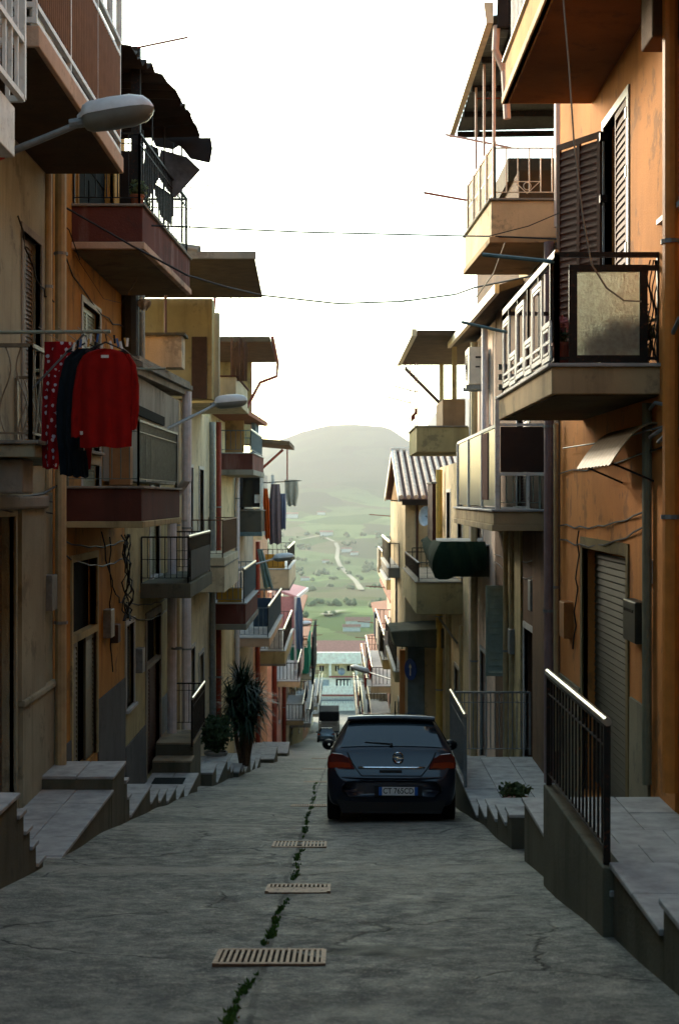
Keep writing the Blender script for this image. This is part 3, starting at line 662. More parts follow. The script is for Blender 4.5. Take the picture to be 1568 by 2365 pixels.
MB().box(XL-.03, XL+.022, 24.9, 27.46, rz(27)-.3, -2.75).build('dado', ST_DADO, h); MB().box(XL-.03, XL+.03, 29.84, 31.2, rz(31)-.3, -2.6).build('dado', mat('blue_grey_dado', (120, 126, 128), streak=.5), h)
mb = MB(); mb.box(XL, -3.3, 22.6, 29.25, 1.9, 3.62); w = mb.build('bay', ST_GREY, h)
MB().box(-3.31, -3.26, 22.8, 26.6, 2.98, 3.14).build('slit_window', M_DARK, w)
mb = MB()
for k, (x, za, zb) in enumerate([(-3.12, .0, .09), (-3.17, .1, .17), (-3.2, -.12, -.01)]): mb.hexa([(XL, 22.6, 3.72+za), (x, 22.6, 3.72+za), (x, 30.3, 3.92+za), (XL, 30.3, 3.92+za), (XL, 22.6, 3.72+zb), (x, 22.6, 3.72+zb), (x, 30.3, 3.92+zb), (XL, 30.3, 3.92+zb)])
mb.build('cornice', M_CONC, w)
mb = MB(); mb.box(XL-3, -2.88, 26.0, 26.55, 4.02, 4.6); pw = mb.build('parapet', ST_CREAM, h); MB().box(XL-3, -2.82, 25.95, 26.62, 4.6, 4.65).build('coping', M_CONC_D, pw)
downpipe(h, [(-3.18, 29.7, 3.85), (-3.18, 29.7, 2.0), (-3.55, 30.2, 1.6), (-3.55, 30.2, rz(30.2)+.3)], .1, M_LILAC)
downpipe(h, [(XL+.1, 32.0, 3.8), (XL+.1, 32.0, rz(32)+.3)], .07, M_BEIGEPIPE)
n_, f_ = (-2.8, 26.8), (-2.8, 31.3)
b = balcony(h, -1, XL, n_, f_, .02, .28, M_CONC_D)
bars(rail_path(-1, XL, n_, f_, .05), .02, .87, sp=.1, r=.007, mid=.45).build('railing', M_IRON, b)
MB().box(-2.84, -2.825, 27.1, 31.1, .06, .62).build('screen', M_TAR, b); mb = MB(); mb.tube([(-2.86, 26.9, .9), (-2.86, 31.25, .9)], .03, 8); mb.build('handrail', M_STEEL, b)
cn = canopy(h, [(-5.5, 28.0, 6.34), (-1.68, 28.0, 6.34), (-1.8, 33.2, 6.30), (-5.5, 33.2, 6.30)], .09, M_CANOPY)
MB().box(-5.5, -1.64, 27.9, 28.0, 6.33, 6.47).build('gutter', M_CONC, cn); mb = MB(); mb.tube([(-3.5, 28.1, 6.45), (-3.3, 28.1, 6.6), (-2.75, 27.95, 6.5)], .09, 8); mb.build('roll', M_CONC, cn)
mb = MB(); mb.tube([PY(383, 668, 28.6), PY(383, 780, 28.6)], .028, 8); mb.build('canopy_post', M_RUSTPIPE, h)

wall_wires(h, -1, XL, [(24.9, -.2, 32.8, -.5, .15), (24.9, 2.6, 32.8, 2.3, .2), (24.9, -.4, 32.8, -.6, .3)]); meter_box(h, -1, XL, 26.2, -1.6); meter_box(h, -1, XL, 31.4, -2.0)
# --- fourth: cream house with the open terrace frame
h = house('cream house with a solid parapet terrace, reed screen and rusty pergola frame', -1, XL, 32.93, 40.9, 3.92, ST_CREAM,
          ops=[(35.2, 36.4, .1, 2.4), (35.4, 36.8, -4.6, -2.2), (38, 39.2, -4.9, -2.6), (38, 39.2, .2, 2.4)])
closed_shutters(h, -1, XL, 35.2, 36.4, .2, 2.4, m=M_GREENS); plain_door(h, -1, XL, 35.4, 36.8, -4.6, -2.2, paint('dark_green_door', (52, 54, 44))); plain_door(h, -1, XL, 38, 39.2, -4.9, -2.6, M_BROWNW)
closed_shutters(h, -1, XL, 38, 39.2, .25, 2.4, m=M_BROWNW)
MB().box(-7, -2.98, 33.3, 33.9, 3.95, 6.3).build('terrace_wall', ST_BEIGE, h); MB().box(-3.0, -2.87, 33.92, 34.2, 3.95, 6.05).build('terrace_pier', ST_CREAM, h)
MB().box(-3.45, -3.1, 33.24, 33.3, 3.95, 5.4).build('terrace_door', M_BROWNW, h)
n_, f_ = (-2.5, 34.4), (-2.5, 38.8)
b = balcony(h, -1, XL, n_, f_, 4.56, .5, ST_CREAM, coping=M_DKBROWN, lip=.14, lipm=ST_CREAM)
tubes('pergola_post', M_RUSTPIPE, h, [([PY(px, a, 34.6), PY(px, c, 34.6)], .013) for px, a, c in [(534, 684, 872), (553, 686, 878), (565, 690, 880)]])
mb = MB(); mb.tube([PY(497, 686, 34.6), PY(487, 805, 34.6)], .03, 6); mb.tube([PY(495, 686, 34.6), PY(566, 685, 34.6)], .02, 6); mb.tube([PY(430, 712, 34.6), PY(566, 714, 34.6)], .007, 5)
mb.build('pergola_frame', M_REDP, h)
mb = MB()
for k in range(26): x = lerp(536, 571, k/25); mb.tube([PY(x, 795+random.uniform(-16, 25), 34.7), PY(x+random.uniform(-3, 3), 880, 34.7)], .016, 5)
mb.build('reed_screen', mat('dry_reed', (96, 72, 54), rough=.9, var=.4), b)
n_, f_ = (-2.9, 35.9), (-2.9, 40.8)
b = balcony(h, -1, XL, n_, f_, .12, .2, ST_CREAM, lip=.02); bars(rail_path(-1, XL, n_, f_, .05), .12, .95, sp=.13, r=.008).build('railing', metal('brown_railing', (96, 70, 52), rough=.5, m=.2), b)
mb = MB(); mb.prism([(XL, 35.9, -.75), (-2.9, 35.9, -.75), (-2.9, 40.8, -.75), (XL, 40.8, -.75)], (0, 0, .63)); mb.build('apron', ST_CREAM, b)
downpipe(h, [(XL+.12, 40.7, 3.8), (XL+.12, 40.7, rz(40.7)+.3)], .09, M_GALV); downpipe(h, [(XL+.1, 34.0, 3.8), (XL+.1, 34.0, rz(34)+.3)], .11, M_LILAC)

# --- fifth: house with three stacked balconies and a tiled eave
h = house('tall narrow yellow house with red-brown parapets and a projecting dark eave', -1, XL, 40.95, 50.8, 4.1, ST_YEL,
          ops=[(43, 44.4, -1.9, .4), (46, 47.4, -1.9, .4), (43.5, 45, 2.6, 3.9), (43.2, 44.6, -6.4, -4)])
closed_shutters(h, -1, XL, 43, 44.4, -1.9, .4); closed_shutters(h, -1, XL, 46, 47.4, -1.9, .4, m=M_GREENS); plain_door(h, -1, XL, 43.5, 45, 2.6, 3.9, M_GLASS, panels=1); plain_door(h, -1, XL, 43.2, 44.6, -6.4, -4, M_BROWNW)
mb = MB(); mb.prism([(-7, 41.5, 4.6), (-2.75, 41.5, 4.12), (-2.5, 49.5, 4.12), (-7, 49.5, 4.6)], (0, 0, .14)); mb.build('roof', M_TERRA, h)
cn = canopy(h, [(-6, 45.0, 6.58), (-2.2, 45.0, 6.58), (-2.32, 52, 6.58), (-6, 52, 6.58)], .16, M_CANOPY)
mb = MB(); mb.tube([(-2.12, 45, 6.7), (-2.26, 52.2, 6.55), (-2.3, 52.2, 6.1), (-2.9, 52, 5.85), (-3.3, 51, 4.9)], .06, 7); mb.build('gutter', M_REDP, cn)
for x, y, z0_, z1_ in ((-6, 51.8, 3.6, 6.58),): MB().box(x, -3.2, y, y+.3, z0_, z1_).build('attic_wall', ST_BEIGE, h)
tubes('canopy_post', M_REDP, h, [([PY(px, 838, 51), PY(px, 1010, 51)], .014) for px in (580, 601, 612)], 5)
for near, far, zt, th, rl in (((-2.72, 44.6), (-2.68, 50.3), 3.02, .5, .7), ((-2.72, 41.3), (-2.7, 46.9), -1.45, .58, .95)):
    b = balcony(h, -1, XL, near, far, zt, th, M_OXRED, coping=M_MARBLE, lip=.17, lipm=M_CONC)
    bars(rail_path(-1, XL, near, far, .06), zt+.03, rl, sp=.14, r=.009).build('railing', metal('blue_grey_railing', (86, 108, 118), rough=.5, m=.2), b)
    mb = MB(); mb.tube([(near[0]-.07, near[1], zt+rl+.06), (far[0]-.07, far[1], zt+rl+.06)], .035, 8); mb.build('handrail', M_STEEL, b)
    if zt > 0:
        MB().box(-3.6, -3.0, 44.8, 44.85, zt+.05, zt+1.05).build('screen', stucco('tan_board', (176, 140, 92)), b); MB().box(-2.95, -2.82, 47.8, 50, zt+.05, zt+1.3).build('curtain', cloth('blue_grey_curtain', (110, 124, 134)), b)
    else: MB().box(-3.55, -2.85, 41.45, 41.5, zt+.04, zt+.45).build('screen', stucco('ochre_board', (176, 136, 60)), b)
downpipe(h, [(XL+.14, 42.6, 3.9), (XL+.14, 42.6, rz(42.6)+.3)], .08, M_REDP); downpipe(h, [(XL+.14, 50.4, 3.9), (XL+.14, 50.4, rz(50.4)+.3)], .08, M_LILAC)
# --- sixth
h = house('shadowy grey house behind the long orange and purple washing', -1, XL, 50.85, 61.9, 3.4, ST_GREY, ops=[(53, 54.5, -3.4, -1.2), (57, 58.5, -3.4, -1.2), (54, 55.5, 1.2, 3.0), (53.5, 55, -8, -5.6)])
closed_shutters(h, -1, XL, 53, 54.5, -3.4, -1.2, m=M_WHITE); closed_shutters(h, -1, XL, 57, 58.5, -3.4, -1.2); closed_shutters(h, -1, XL, 54, 55.5, 1.2, 3.0); plain_door(h, -1, XL, 53.5, 55, -8, -5.6, M_BROWNW)
mb = MB(); mb.prism([(-7, 57, 4.2), (-2.0, 57, 3.75), (-2.0, 63, 3.75), (-7, 63, 4.2)], (0, 0, .16)); rf = mb.build('roof', M_CANOPY, h)
mb = MB(); mb.tube([(-2.3, 58, 3.6), (-3.3, 58, 2.7)], .06, 6); mb.tube([(-2.2, 60, 3.7), (-2.2, 60, 1.7)], .03, 6); mb.build('brace', M_REDP, h)
near, far = (-2.8, 51.0), (-2.62, 56.5)
b = balcony(h, -1, XL, near, far, 1.16, .75, stucco('slate_parapet', (84, 80, 70)), coping=M_CONC, lip=.15, lipm=metal('blue_zinc', (96, 122, 132)))
mb = MB(); mb.box(XL, near[0]-.05, 51.2, 56.3, 1.3, 2.5); mb.build('veranda_window', M_GLASS, b); MB().bar((near[0], 51.1, 1.2), (near[0], 51.1, 2.55), .1).build('post', M_WHITE, b); MB().bar((far[0]-.02, 56.3, 1.2), (far[0]-.02, 56.3, 2.55), .12).build('post', M_WHITE, b); MB().box(-3.05, -2.84, 51.14, 51.18, 1.45, 1.75).build('notice', M_WHITE, b)
near, far = (-2.5, 50.9), (-2.45, 61.0)
b = balcony(h, -1, XL, near, far, -3.4, .3, stucco('pinkish_slab', (206, 172, 148)), coping=M_MARBLE)
bars(rail_path(-1, XL, near, far, .06), -3.36, 1.05, sp=.16, r=.01).build('railing', MATS['blue_grey_railing'], b)
MB().box(-3.3, -2.6, 54.5, 54.55, -3.3, -2.2).build('screen', mat('dark_blue_glass', (52, 72, 92), rough=.2, bump=0, spec=.5), b); MB().box(-2.56, -2.54, 54.6, 60.8, -3.3, -2.3).build('side_screen', M_TAR, b)
mb = MB(); mb.tube([(-2.55, 50.9, -2.26), (-2.5, 61, -2.26)], .04, 8); mb.build('handrail', M_STEEL, b)
# --- seventh
h = house('salmon house with a cream parapet balcony, just uphill of the side street', -1, XL, 61.95, 74.2, -.2, ST_SALMON, ops=[(65, 66.6, -5.2, -3), (70, 71.6, -5.2, -3), (66, 67.5, -10.4, -8)])
closed_shutters(h, -1, XL, 65, 66.6, -5.2, -3); closed_shutters(h, -1, XL, 70, 71.6, -5.2, -3, m=M_GREENS); plain_door(h, -1, XL, 66, 67.5, -10.4, -8, M_BROWNW)
for (near, far, zt, th, mm) in (((-2.3, 65), (-2.3, 74.6), -1.65, .85, ST_CREAM), ((-2.42, 63.3), (-2.42, 74), -5.2, .55, ST_BEIGE)):
    b = balcony(h, -1, XL, near, far, zt, th, mm, coping=M_MARBLE, lip=.1)
    bars(rail_path(-1, XL, near, far, .06), zt+.03, .9, sp=.2, r=.012).build('railing', M_IRON, b)
    mb = MB(); mb.tube([(near[0]-.06, near[1], zt+.97), (far[0]-.06, far[1], zt+.97)], .045, 8); mb.build('handrail', M_STEEL, b)
    if zt > -2: MB().box(-3.4, -2.5, 65.2, 65.25, zt+.05, zt+.7).build('screen', stucco('ochre_board', (176, 136, 60)), b)
    else: MB().box(-3.2, -2.55, 63.5, 63.6, zt+.05, zt+.95).build('screen', M_WHITE, b)
downpipe(h, [(XL+.14, 63, -.3), (XL+.14, 63, rz(63)+.3)], .1, M_REDP)
mb = MB(); mb.box(-3.9, -3.4, 62.5, 63, -.2, 1.2); mb.build('chimney', ST_CREAM, h)

# --- houses farther down the hill (both sides), one builder with its own colours, floors and fittings
def far_house(label, s, X, y0, y1, top, m, balcs, ops_m=M_BROWNW, roof=None, eave=.5, pipe=None):
    fl = [b[0] for b in balcs]
    ops = []
    for z in fl+[rz(y0)+.1]:
        w_ = (y1-y0)
        for t in (.25, .68): ops.append((y0+w_*t, y0+w_*t+1.4, z+.06, z+2.3))
    ops = [o for o in ops if o[3] < top-.1]
    h = house(label, s, X, y0, y1, top, m, ops=ops)
    for k, o in enumerate(ops): closed_shutters(h, s, X, *o, m=ops_m if k % 2 else M_GREENS)
    if roof:
        xo = X-s*eave; mb = MB(); mb.prism([(X+s*6, y0, top+.9), (xo, y0, top), (xo, y1, top), (X+s*6, y1, top+.9)], (0, 0, .18)); mb.build('roof', roof, h)
    for (zt, dep, th, bm, rm, rl, t0, t1) in balcs:
        near, far = (X-s*dep, lerp(y0, y1, t0)), (X-s*dep, lerp(y0, y1, t1))
        b = balcony(h, s, X, near, far, zt, th, bm, coping=M_MARBLE)
        bars(rail_path(s, X, near, far, .06), zt+.03, rl, sp=.2, r=.016, top=(.05, .04)).build('railing', rm, b)
        mb = MB(); mb.tube([(near[0]+s*.06, near[1], zt+rl+.06), (far[0]+s*.06, far[1], zt+rl+.06)], .032, 7); mb.build('handrail', M_STEEL, b)
    rq = random.Random(int(y0)); DC = [(206, 200, 196), (60, 58, 62), (150, 60, 48), (176, 150, 110), (90, 104, 124), (214, 206, 190), (40, 40, 38)]
    for (zt, dep, th, bm, rm, rl, t0, t1) in balcs:
        for q_ in range(3):
            t_ = rq.uniform(t0, max(t0, t1-.2)); yy = lerp(y0, y1, t_); w_ = rq.uniform(1.2, 3.5); c_ = rq.choice(DC); hh = rq.uniform(.6, 1.3); xx = X-s*(dep+.03)
            mb = MB(); mb.grid([[(xx-s*.05*math.sin(k*1.3+q_), yy+w_*k/8, zt+rl+.1-hh*j/4-.08*math.sin(k*.9)*(j == 4)) for k in range(9)] for j in range(5)]); mb.build('hung_cloth', cloth('hung_%d_%d_%d' % c_, c_), h, solid=.02)
        MB().box(min(X, X-s*.4), max(X, X-s*.4), y0+2.2, y0+3.0, zt+1.6, zt+2.2).build('air_conditioner', M_WHITE, h, bevel=.03)
        q = MB(); q.bar((X-s*.02, lerp(y0, y1, .5), zt+2.6), (X-s*(dep+.6), lerp(y0, y1, .5), zt+2.75), .04); q.build('clothes_pole', M_REDP, h)
    if pipe: downpipe(h, [(X-s*.15, y0+.6, top-.2), (X-s*.15, y0+.6, rz(y0)+.3)], .13, pipe)
    return h
BLUEG = MATS['blue_grey_railing']
h = far_house('pink house with a pink cloth awning just beyond the side street', -1, -3.75, 78.5, 92, -3.6, ST_PINK, [(-8.6, 1.5, .3, ST_CREAM, M_IRON, 1.0, .05, .8)], roof=None, pipe=M_REDP)
mb = MB(); mb.prism([(-3.75, 84, -3.9), (-2.55, 84, -4.3), (-2.1, 92, -4.3), (-3.75, 92, -3.9)], (0, 0, .15)); a_ = mb.build('awning', cloth('pink_awning_cloth', (208, 150, 146)), h)
MB().box(-3.7, -2.6, 84.1, 84.2, -7.0, -4.2).build('curtain', cloth('pink_awning_cloth', (208, 150, 146)), a_)
mb = MB(); mb.bar((-2.55, 84, -4.25), (-2.1, 92, -4.25), .2); mb.bar((-2.6, 84, -8.5), (-2.6, 84, -4.2), .14); mb.build('frame', M_WHITE, a_)
h = far_house('cream house with sea-green drapery hung on its balconies', -1, -3.75, 92.1, 106, -4.8, ST_CREAM, [(-9.6, 1.6, .3, ST_BEIGE, M_IRON, 1.0, .05, .9), (-12.9, 1.4, .3, ST_BEIGE, M_IRON, 1.0, .05, .9)], pipe=MATS['red_oxide_pipe'])
MB().box(-3.2, -2.1, 92.5, 92.7, -9.8, -8.1).build('drape', cloth('sea_green_cloth', (44, 128, 100)), h); MB().box(-2.1, -2.0, 92.8, 100, -9.8, -7.7).build('drape', cloth('sea_green_cloth', (44, 128, 100)), h)
h = far_house('olive yellow house far downhill with two floors of thin railings', -1, -3.75, 106.1, 126, -6.5, ST_OLIVE, [(-11.5, 1.5, .3, ST_CREAM, M_IRON, 1.0, .0, .5), (-15.2, 1.6, .3, ST_GREY, M_IRON, 1.0, .0, .9)], roof=M_TERRA)
MB().box(-2.1, -1.95, 107, 121, -12.4, -8.8).build('drape', cloth('black_green_cloth', (30, 34, 32)), h)
h = far_house('beige house uphill of the parked lorry with white balcony rails', -1, -3.75, 126.1, 146, -8.5, ST_BEIGE, [(-14.2, 1.5, .35, ST_CREAM, M_IRON, 1.0, .0, .9), (-17.8, 1.3, .35, ST_CREAM, M_IRON, 1.0, .0, .9)], roof=M_TERRA)
h = far_house('small orange house standing beside the parked lorry', -1, -3.75, 146.1, 170, -13, ST_SALMON, [(-19.8, 1.5, .35, ST_CREAM, M_IRON, 1.0, .0, .9)], roof=M_TERRA)
h = far_house('last pale house at the foot of the street on the lorry side', -1, -3.75, 170.1, 205, -18, ST_CREAM, [(-24.2, 1.4, .35, ST_CREAM, M_IRON, 1.0, .0, .9)], roof=M_TERRA)
# ------------------------------------------------------------------ RIGHT SIDE
ST_OR = stucco('orange_stucco', (188, 124, 64), streak=.5, streak_rgb=(112, 74, 36), var=.16); ST_BR = stucco('dark_brown_stucco', (92, 68, 50), streak=.6); ST_ROSE = stucco('pale_rose_stucco', (206, 182, 164), streak=.35)
ST_CR2 = stucco('warm_cream_stucco', (214, 190, 150), streak=.3); ST_UNDER = stucco('balcony_beige', (180, 158, 122), streak=.7)
M_LOUV = mat('red_brown_louvre', (88, 52, 36), rough=.75, var=.25, scale=8, bump=.1); M_MAUVE = paint('mauve_pipe', (132, 112, 112)); M_ORPIPE = paint('orange_pipe', (200, 128, 58))
M_ROOFMET = metal('grey_roof_sheet', (98, 102, 98), rough=.5, m=.3); M_PINKPIPE = paint('pale_pink_pipe', (214, 176, 156))
h = house('tall orange house with a roller-shutter garage and brown louvred shutters', 1, XR, -22, 20.65, 10.6, ST_OR,
          ops=[(15.8, 17.2, 2.96, 6.1), (12.3, 13.95, 4.36, 6.0), (15.85, 18.7, -2.2, .98), (14.5, 16.5, 7.2, 9.6)], depth=8)
# upper balcony slab
b = balcony(h, 1, XR, (2.1, 5.0), (2.1, 18.05), 7.16, .46, stucco('orange_fascia', (214, 160, 104), streak=.15), coping=M_MARBLE, lip=.06, lipm=stucco('balcony_soffit', (186, 142, 88), streak=.1))
bars(rail_path(1, XR, (2.1, 5.0), (2.1, 18.05), .06), 7.2, 1.0, sp=.13).build('railing', M_WHITE, b)
MB().box(2.92, XR, 13.3, 13.8, 5.95, 6.64).build('corbel', ST_BR, h, bevel=.02); MB().box(2.06, 2.13, 5.0, 18.1, 6.64, 6.73).build('drip_edge', stucco('cream_drip_edge', (226, 202, 164), streak=.2), b)
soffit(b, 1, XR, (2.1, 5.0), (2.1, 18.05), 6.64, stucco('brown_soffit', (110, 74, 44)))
closed_shutters(h, 1, XR, 14.5, 16.5, 7.2, 9.6, m=M_LOUV)
# the tall balcony door: one leaf ajar in its reveal, the far one folded out square to the wall
mb = MB(); mb.box(XR+.17, XR+.2, 15.8, 17.2, 2.96, 6.1); d = mb.build('door', M_DARK, h)
mb = MB()
for a, c, z0_, z1_ in ((15.7, 15.8, 2.96, 6.2), (17.2, 17.3, 2.96, 6.2), (15.8, 17.2, 6.1, 6.2)): mb.box(XR-.02, XR+.09, a, c, z0_, z1_)
mb.build('frame', M_MARBLE, d)
q = MB(); louvre(q, (XR-.02, 17.26, 3.0), (-.42, .72, 0), (-.72, -.42, 0), .82, 3.08, slat=.085, split=True); lf = q.build('shutter', M_LOUV, d)
for z in (3.5, 4.35, 5.2, 5.95): MB().box(XR-.06, XR+.03, 17.16, 17.235, z, z+.09).build('hinge', M_IRON, d)
q = MB(); louvre(q, (XR+.015, 15.82, 3.0), (.02, 1, 0), (-1, .02, 0), .72, 3.08, slat=.085); lf = q.build('shutter', M_LOUV, d)
for z in (3.5, 4.35, 5.2, 5.85): MB().box(XR-.03, XR+.04, 15.76, 15.86, z, z+.12).build('hinge', M_IRON, d)
w = closed_shutters(h, 1, XR, 12.3, 13.95, 4.38, 6.0, m=M_LOUV, inset=.03)
# garage roller shutter
mb = MB(); n = 36
for i in range(n):
    z0_ = lerp(-2.1, .92, i/n); z1_ = lerp(-2.1, .92, (i+1)/n)
    mb.poly([(XR+.16, 15.85, z0_), (XR+.16, 18.7, z0_), (XR+.146, 18.7, z0_+.02), (XR+.146, 15.85, z0_+.02)]); mb.poly([(XR+.146, 15.85, z0_+.02), (XR+.146, 18.7, z0_+.02), (XR+.16, 18.7, z1_), (XR+.16, 15.85, z1_)])
g = mb.build('garage_door', metal('roller_shutter', (62, 60, 48), rough=.6, m=.1), h)
mb = MB()
for a, c, z0_, z1_ in ((15.72, 15.85, -2, 1.12), (18.7, 18.83, -2.4, 1.12), (15.85, 18.7, .98, 1.12)): mb.box(XR-.02, XR+.06, a, c, z0_, z1_)
mb.build('frame', stucco('grey_surround', (112, 98, 66)), g)
# small metal awning over the garage, pilaster, pipes, mailbox
mb = MB(); rows = []
for i in range(9):
    t = i/8; x = lerp(XR, 2.72, t); z = 2.38-.42*t**1.6+.04*math.sin(t*PI)
    rows.append([(x, lerp(14.3, 16.3, j/20), z+.006*math.cos(j*PI)) for j in range(21)])
aw = mb.grid(rows).build('awning', metal('tan_sheet_awning', (140, 116, 80), rough=.5, m=.1), h, solid=.012)
tubes('bracket', M_IRON, aw, [([(XR, y, 1.8), (2.74, y, 2.0)], .012) for y in (14.5, 16.1)], 6)
downpipe(h, [(XR-.11, 13.3, 6.6), (XR-.11, 13.3, -1.12)], .075, M_ORPIPE)
MB().box(XR-.03, XR+.04, 13.45, 14.2, -1.9, 10.5).build('pilaster', ST_OR, h)
downpipe(h, [(XR-.06, 14.55, 2.6), (XR-.06, 14.55, -1.3)], .05, paint('grey_green_pipe', (116, 118, 98)))
MB().box(XR-.03, XR+.03, 14.65, 15.6, -1.9, -.55).build('dado', stucco('grey_render_patch', (128, 122, 102)), h); MB().box(XR-.03, XR+.03, 18.9, 20.6, -2.9, -.9).build('dado', stucco('grey_render_patch', (128, 122, 102)), h)
mb = MB(); mb.box(XR-.12, XR+.02, 14.85, 15.5, .1, .54); mbx = mb.build('letter_box', paint('black_green_box', (40, 42, 34), rough=.4), h, bevel=.015); MB().box(XR-.13, XR-.115, 14.95, 15.4, .42, .45).build('slot', M_DARK, mbx)
MB().box(XR-.05, XR+.02, 14.55, 14.68, .75, 1.0).build('intercom', M_WHITE, h, bevel=.01)
mb = MB(); mb.tube([PX(1568, 735, 3.1), PX(1552, 772, 3.1), PX(1546, 800, 3.1), PX(1541, 1000, 3.12), PX(1520, 1020, 3.12)], .022, 7); mb.tube([PX(1541, 935, 3.1), PX(1512, 930, 3.12), PX(1500, 945, 3.14)], .018, 7); mb.tube([PX(1500, 1010, 3.1), PX(1538, 985, 3.12), PX(1562, 990, 3.14)], .02, 7)
mb.tube([PX(1300, 1035, 3.1), PX(1400, 1020, 3.1), PX(1530, 985, 3.1)], .01, 6)
mb.build('cable_conduit', paint('blue_grey_conduit', (112, 122, 126)), h)
downpipe(h, [(3.24, 20.85, 8.6), (3.24, 20.85, 5.6)], .1, M_PINKPIPE); mb = MB(); mb.tube([(2.75, 20.85, 8.5), (3.2, 20.85, 7.8)], .09, 8); mb.build('downpipe_elbow', M_PINKPIPE, h)
downpipe(h, [(3.08, 20.95, 5.4), (3.08, 20.95, rz(21)+.3)], .075, M_MAUVE); downpipe(h, [(3.1, 20.4, 2.7), (3.1, 20.4, -2.0)], .035, M_BEIGEPIPE)
# lower balcony with white ornamental rail and framed glass screen
n_, f_ = (2.1, 14.1), (2.1, 18.75)
b = balcony(h, 1, XR, n_, f_, 2.93, .27, ST_UNDER, coping=M_MARBLE)
pth = rail_path(1, XR, n_, f_, .06); mb = MB()
for a, c in zip(pth, pth[1:]):
    mb.bar((a[0], a[1], 4.05), (c[0], c[1], 4.05), .05, .05); mb.bar((a[0], a[1], 3.02), (c[0], c[1], 3.02), .03)
    mb.bar((a[0], a[1], 2.96), (a[0], a[1], 4.05), .05); mb.bar((c[0], c[1], 2.96), (c[0], c[1], 4.05), .05)
mb.bar((2.28, 14.16, 3.92), (XR, 14.16, 3.92), .05); mb.bar((2.16, 14.5, 2.96), (2.16, 14.5, 4.05), .04)
for y in (15.4, 16.3, 17.2, 18.1): mb.bar((2.16, y, 2.96), (2.16, y, 4.05), .03)
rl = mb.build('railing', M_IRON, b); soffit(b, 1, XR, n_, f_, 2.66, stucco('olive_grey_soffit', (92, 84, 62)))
mb = MB(); mb.tube([(2.16, 14.16, 4.085), (2.16, 18.69, 4.085)], .024, 8); mb.build('handrail', M_STEEL, b)
mb = MB()
def orect(y0, y1, z0_, z1_):
    for k in (0, .1):
        a, c, e, f2 = y0+k*.9, y1-k*.9, z0_+k*.55, z1_-k*.55
        w_ = .05 if k == 0 else .025
        mb.bar((2.13, a, e), (2.13, c, e), .022, w_); mb.bar((2.13, a, f2), (2.13, c, f2), .022, w_); mb.bar((2.13, a, e), (2.13, a, f2), w_, .022, up=(1, 0, 0)); mb.bar((2.13, c, e), (2.13, c, f2), w_, .022, up=(1, 0, 0))
for y0, y1 in ((14.98, 15.72), (16.42, 17.14), (17.86, 18.5)): orect(y0, y1, 3.08, 3.9)
for y0, y1 in ((14.38, 14.93), (15.78, 16.36), (17.2, 17.8)): orect(y0, y1, 3.05, 3.4)
mb.bar((2.13, 14.4, 3.22), (2.13, 18.5, 3.22), .018, .03)
mb.build('ornament', M_WHITE, b)
MB().box(2.36, 2.98, 14.15, 14.165, 3.05, 3.88).build('glass_screen', mat('frosted_glass', (246, 234, 204), rough=.38, trans=.72, var=.3, scale=22, bump=.5, bscale=40, spec=.3), b)
mb = MB()
for a, c, e, f2 in ((2.28, 2.36, 2.98, 3.95), (2.98, 3.06, 2.98, 3.95), (2.36, 2.98, 2.98, 3.05), (2.36, 2.98, 3.88, 3.95)): mb.box(a, c, 14.14, 14.18, e, f2)
mb.build('screen_frame', M_IRON, b)
mb = MB()
for k in range(5): x = 3.08+.024*k; mb.tube([(x+.02*math.sin(t*1.1+k), 14.17, 3.0+1.0*t/12) for t in range(13)], .007, 5)
mb.build('wrought_scroll', M_IRON, b)
tubes('clothes_pole', paint('teal_pole', (92, 116, 116)), h, [([(2.2, 14.3, 4.0), (1.5, 14.9, 4.18)], .022), ([(2.14, 18.2, 3.75), (1.6, 18.6, 3.93)], .02)])

wall_wires(h, 1, XR, [(14.7, 1.5, 20.5, 1.25, .1), (14.7, 1.35, 20.5, 1.05, .16), (18.9, 1.2, 19.3, -.4, .0), (10, 2.4, 20.5, 2.0, .12)]); meter_box(h, 1, XR, 19.5, -.3, .4, .5, paint('ochre_meter_box', (150, 100, 52)))
# --- second on the right: cream terrace house with roof canopy
h = house('dark brown and beige house with a white-railed roof terrace under a metal canopy', 1, XR, 20.7, 29.25, 5.4, ST_BR,
          ops=[(24.0, 25.6, 1.45, 4.0), (23.0, 24.6, -3.2, -.6), (27.0, 28.2, -1.7, -.1)])
MB().box(XR, XR+6, 21.3, 25.4, 5.42, 6.0).build('terrace_slab', ST_CR2, h)
n_, f_ = (2.26, 21.2), (2.13, 24.2)
b = balcony(h, 1, XR+.8, n_, f_, 6.06, .54, ST_CR2, coping=M_CONC, lip=.09, lipm=stucco('terrace_soffit', (178, 148, 108), streak=.2))
pth = [(4.2, 21.26), (2.32, 21.26), (2.19, 24.14), (4.2, 24.14)]
mb = bars(pth[:2], 6.1, .76, sp=.17, r=.009, top=(.03, .02)); mb.bar((2.6, 21.26, 6.36), (3.0, 21.26, 6.36), .012)
for x0_, x1_, z0_, z1_ in ((2.62, 2.8, 6.35, 6.18), (2.98, 2.8, 6.35, 6.18)): mb.bar((x0_, 21.25, z0_), (x1_, 21.25, z1_), .012)
mb.lathe((2.8, 21.25, 6.29), [(.05, -.006), (.062, 0), (.05, .006)], 14, ax=(0, 1, 0))
bars(pth[1:3], 6.1, .84, sp=.05, r=.006, mid=.45, mb=mb)
for k in range(5): t = k/4; mb.bar((lerp(2.3, 2.17, t), lerp(21.26, 24.14, t), 6.1), (lerp(2.3, 2.17, t), lerp(21.26, 24.14, t), 6.95), .03)
mb.build('railing', paint('cream_white_railing', (226, 206, 180), rust=.3), b)
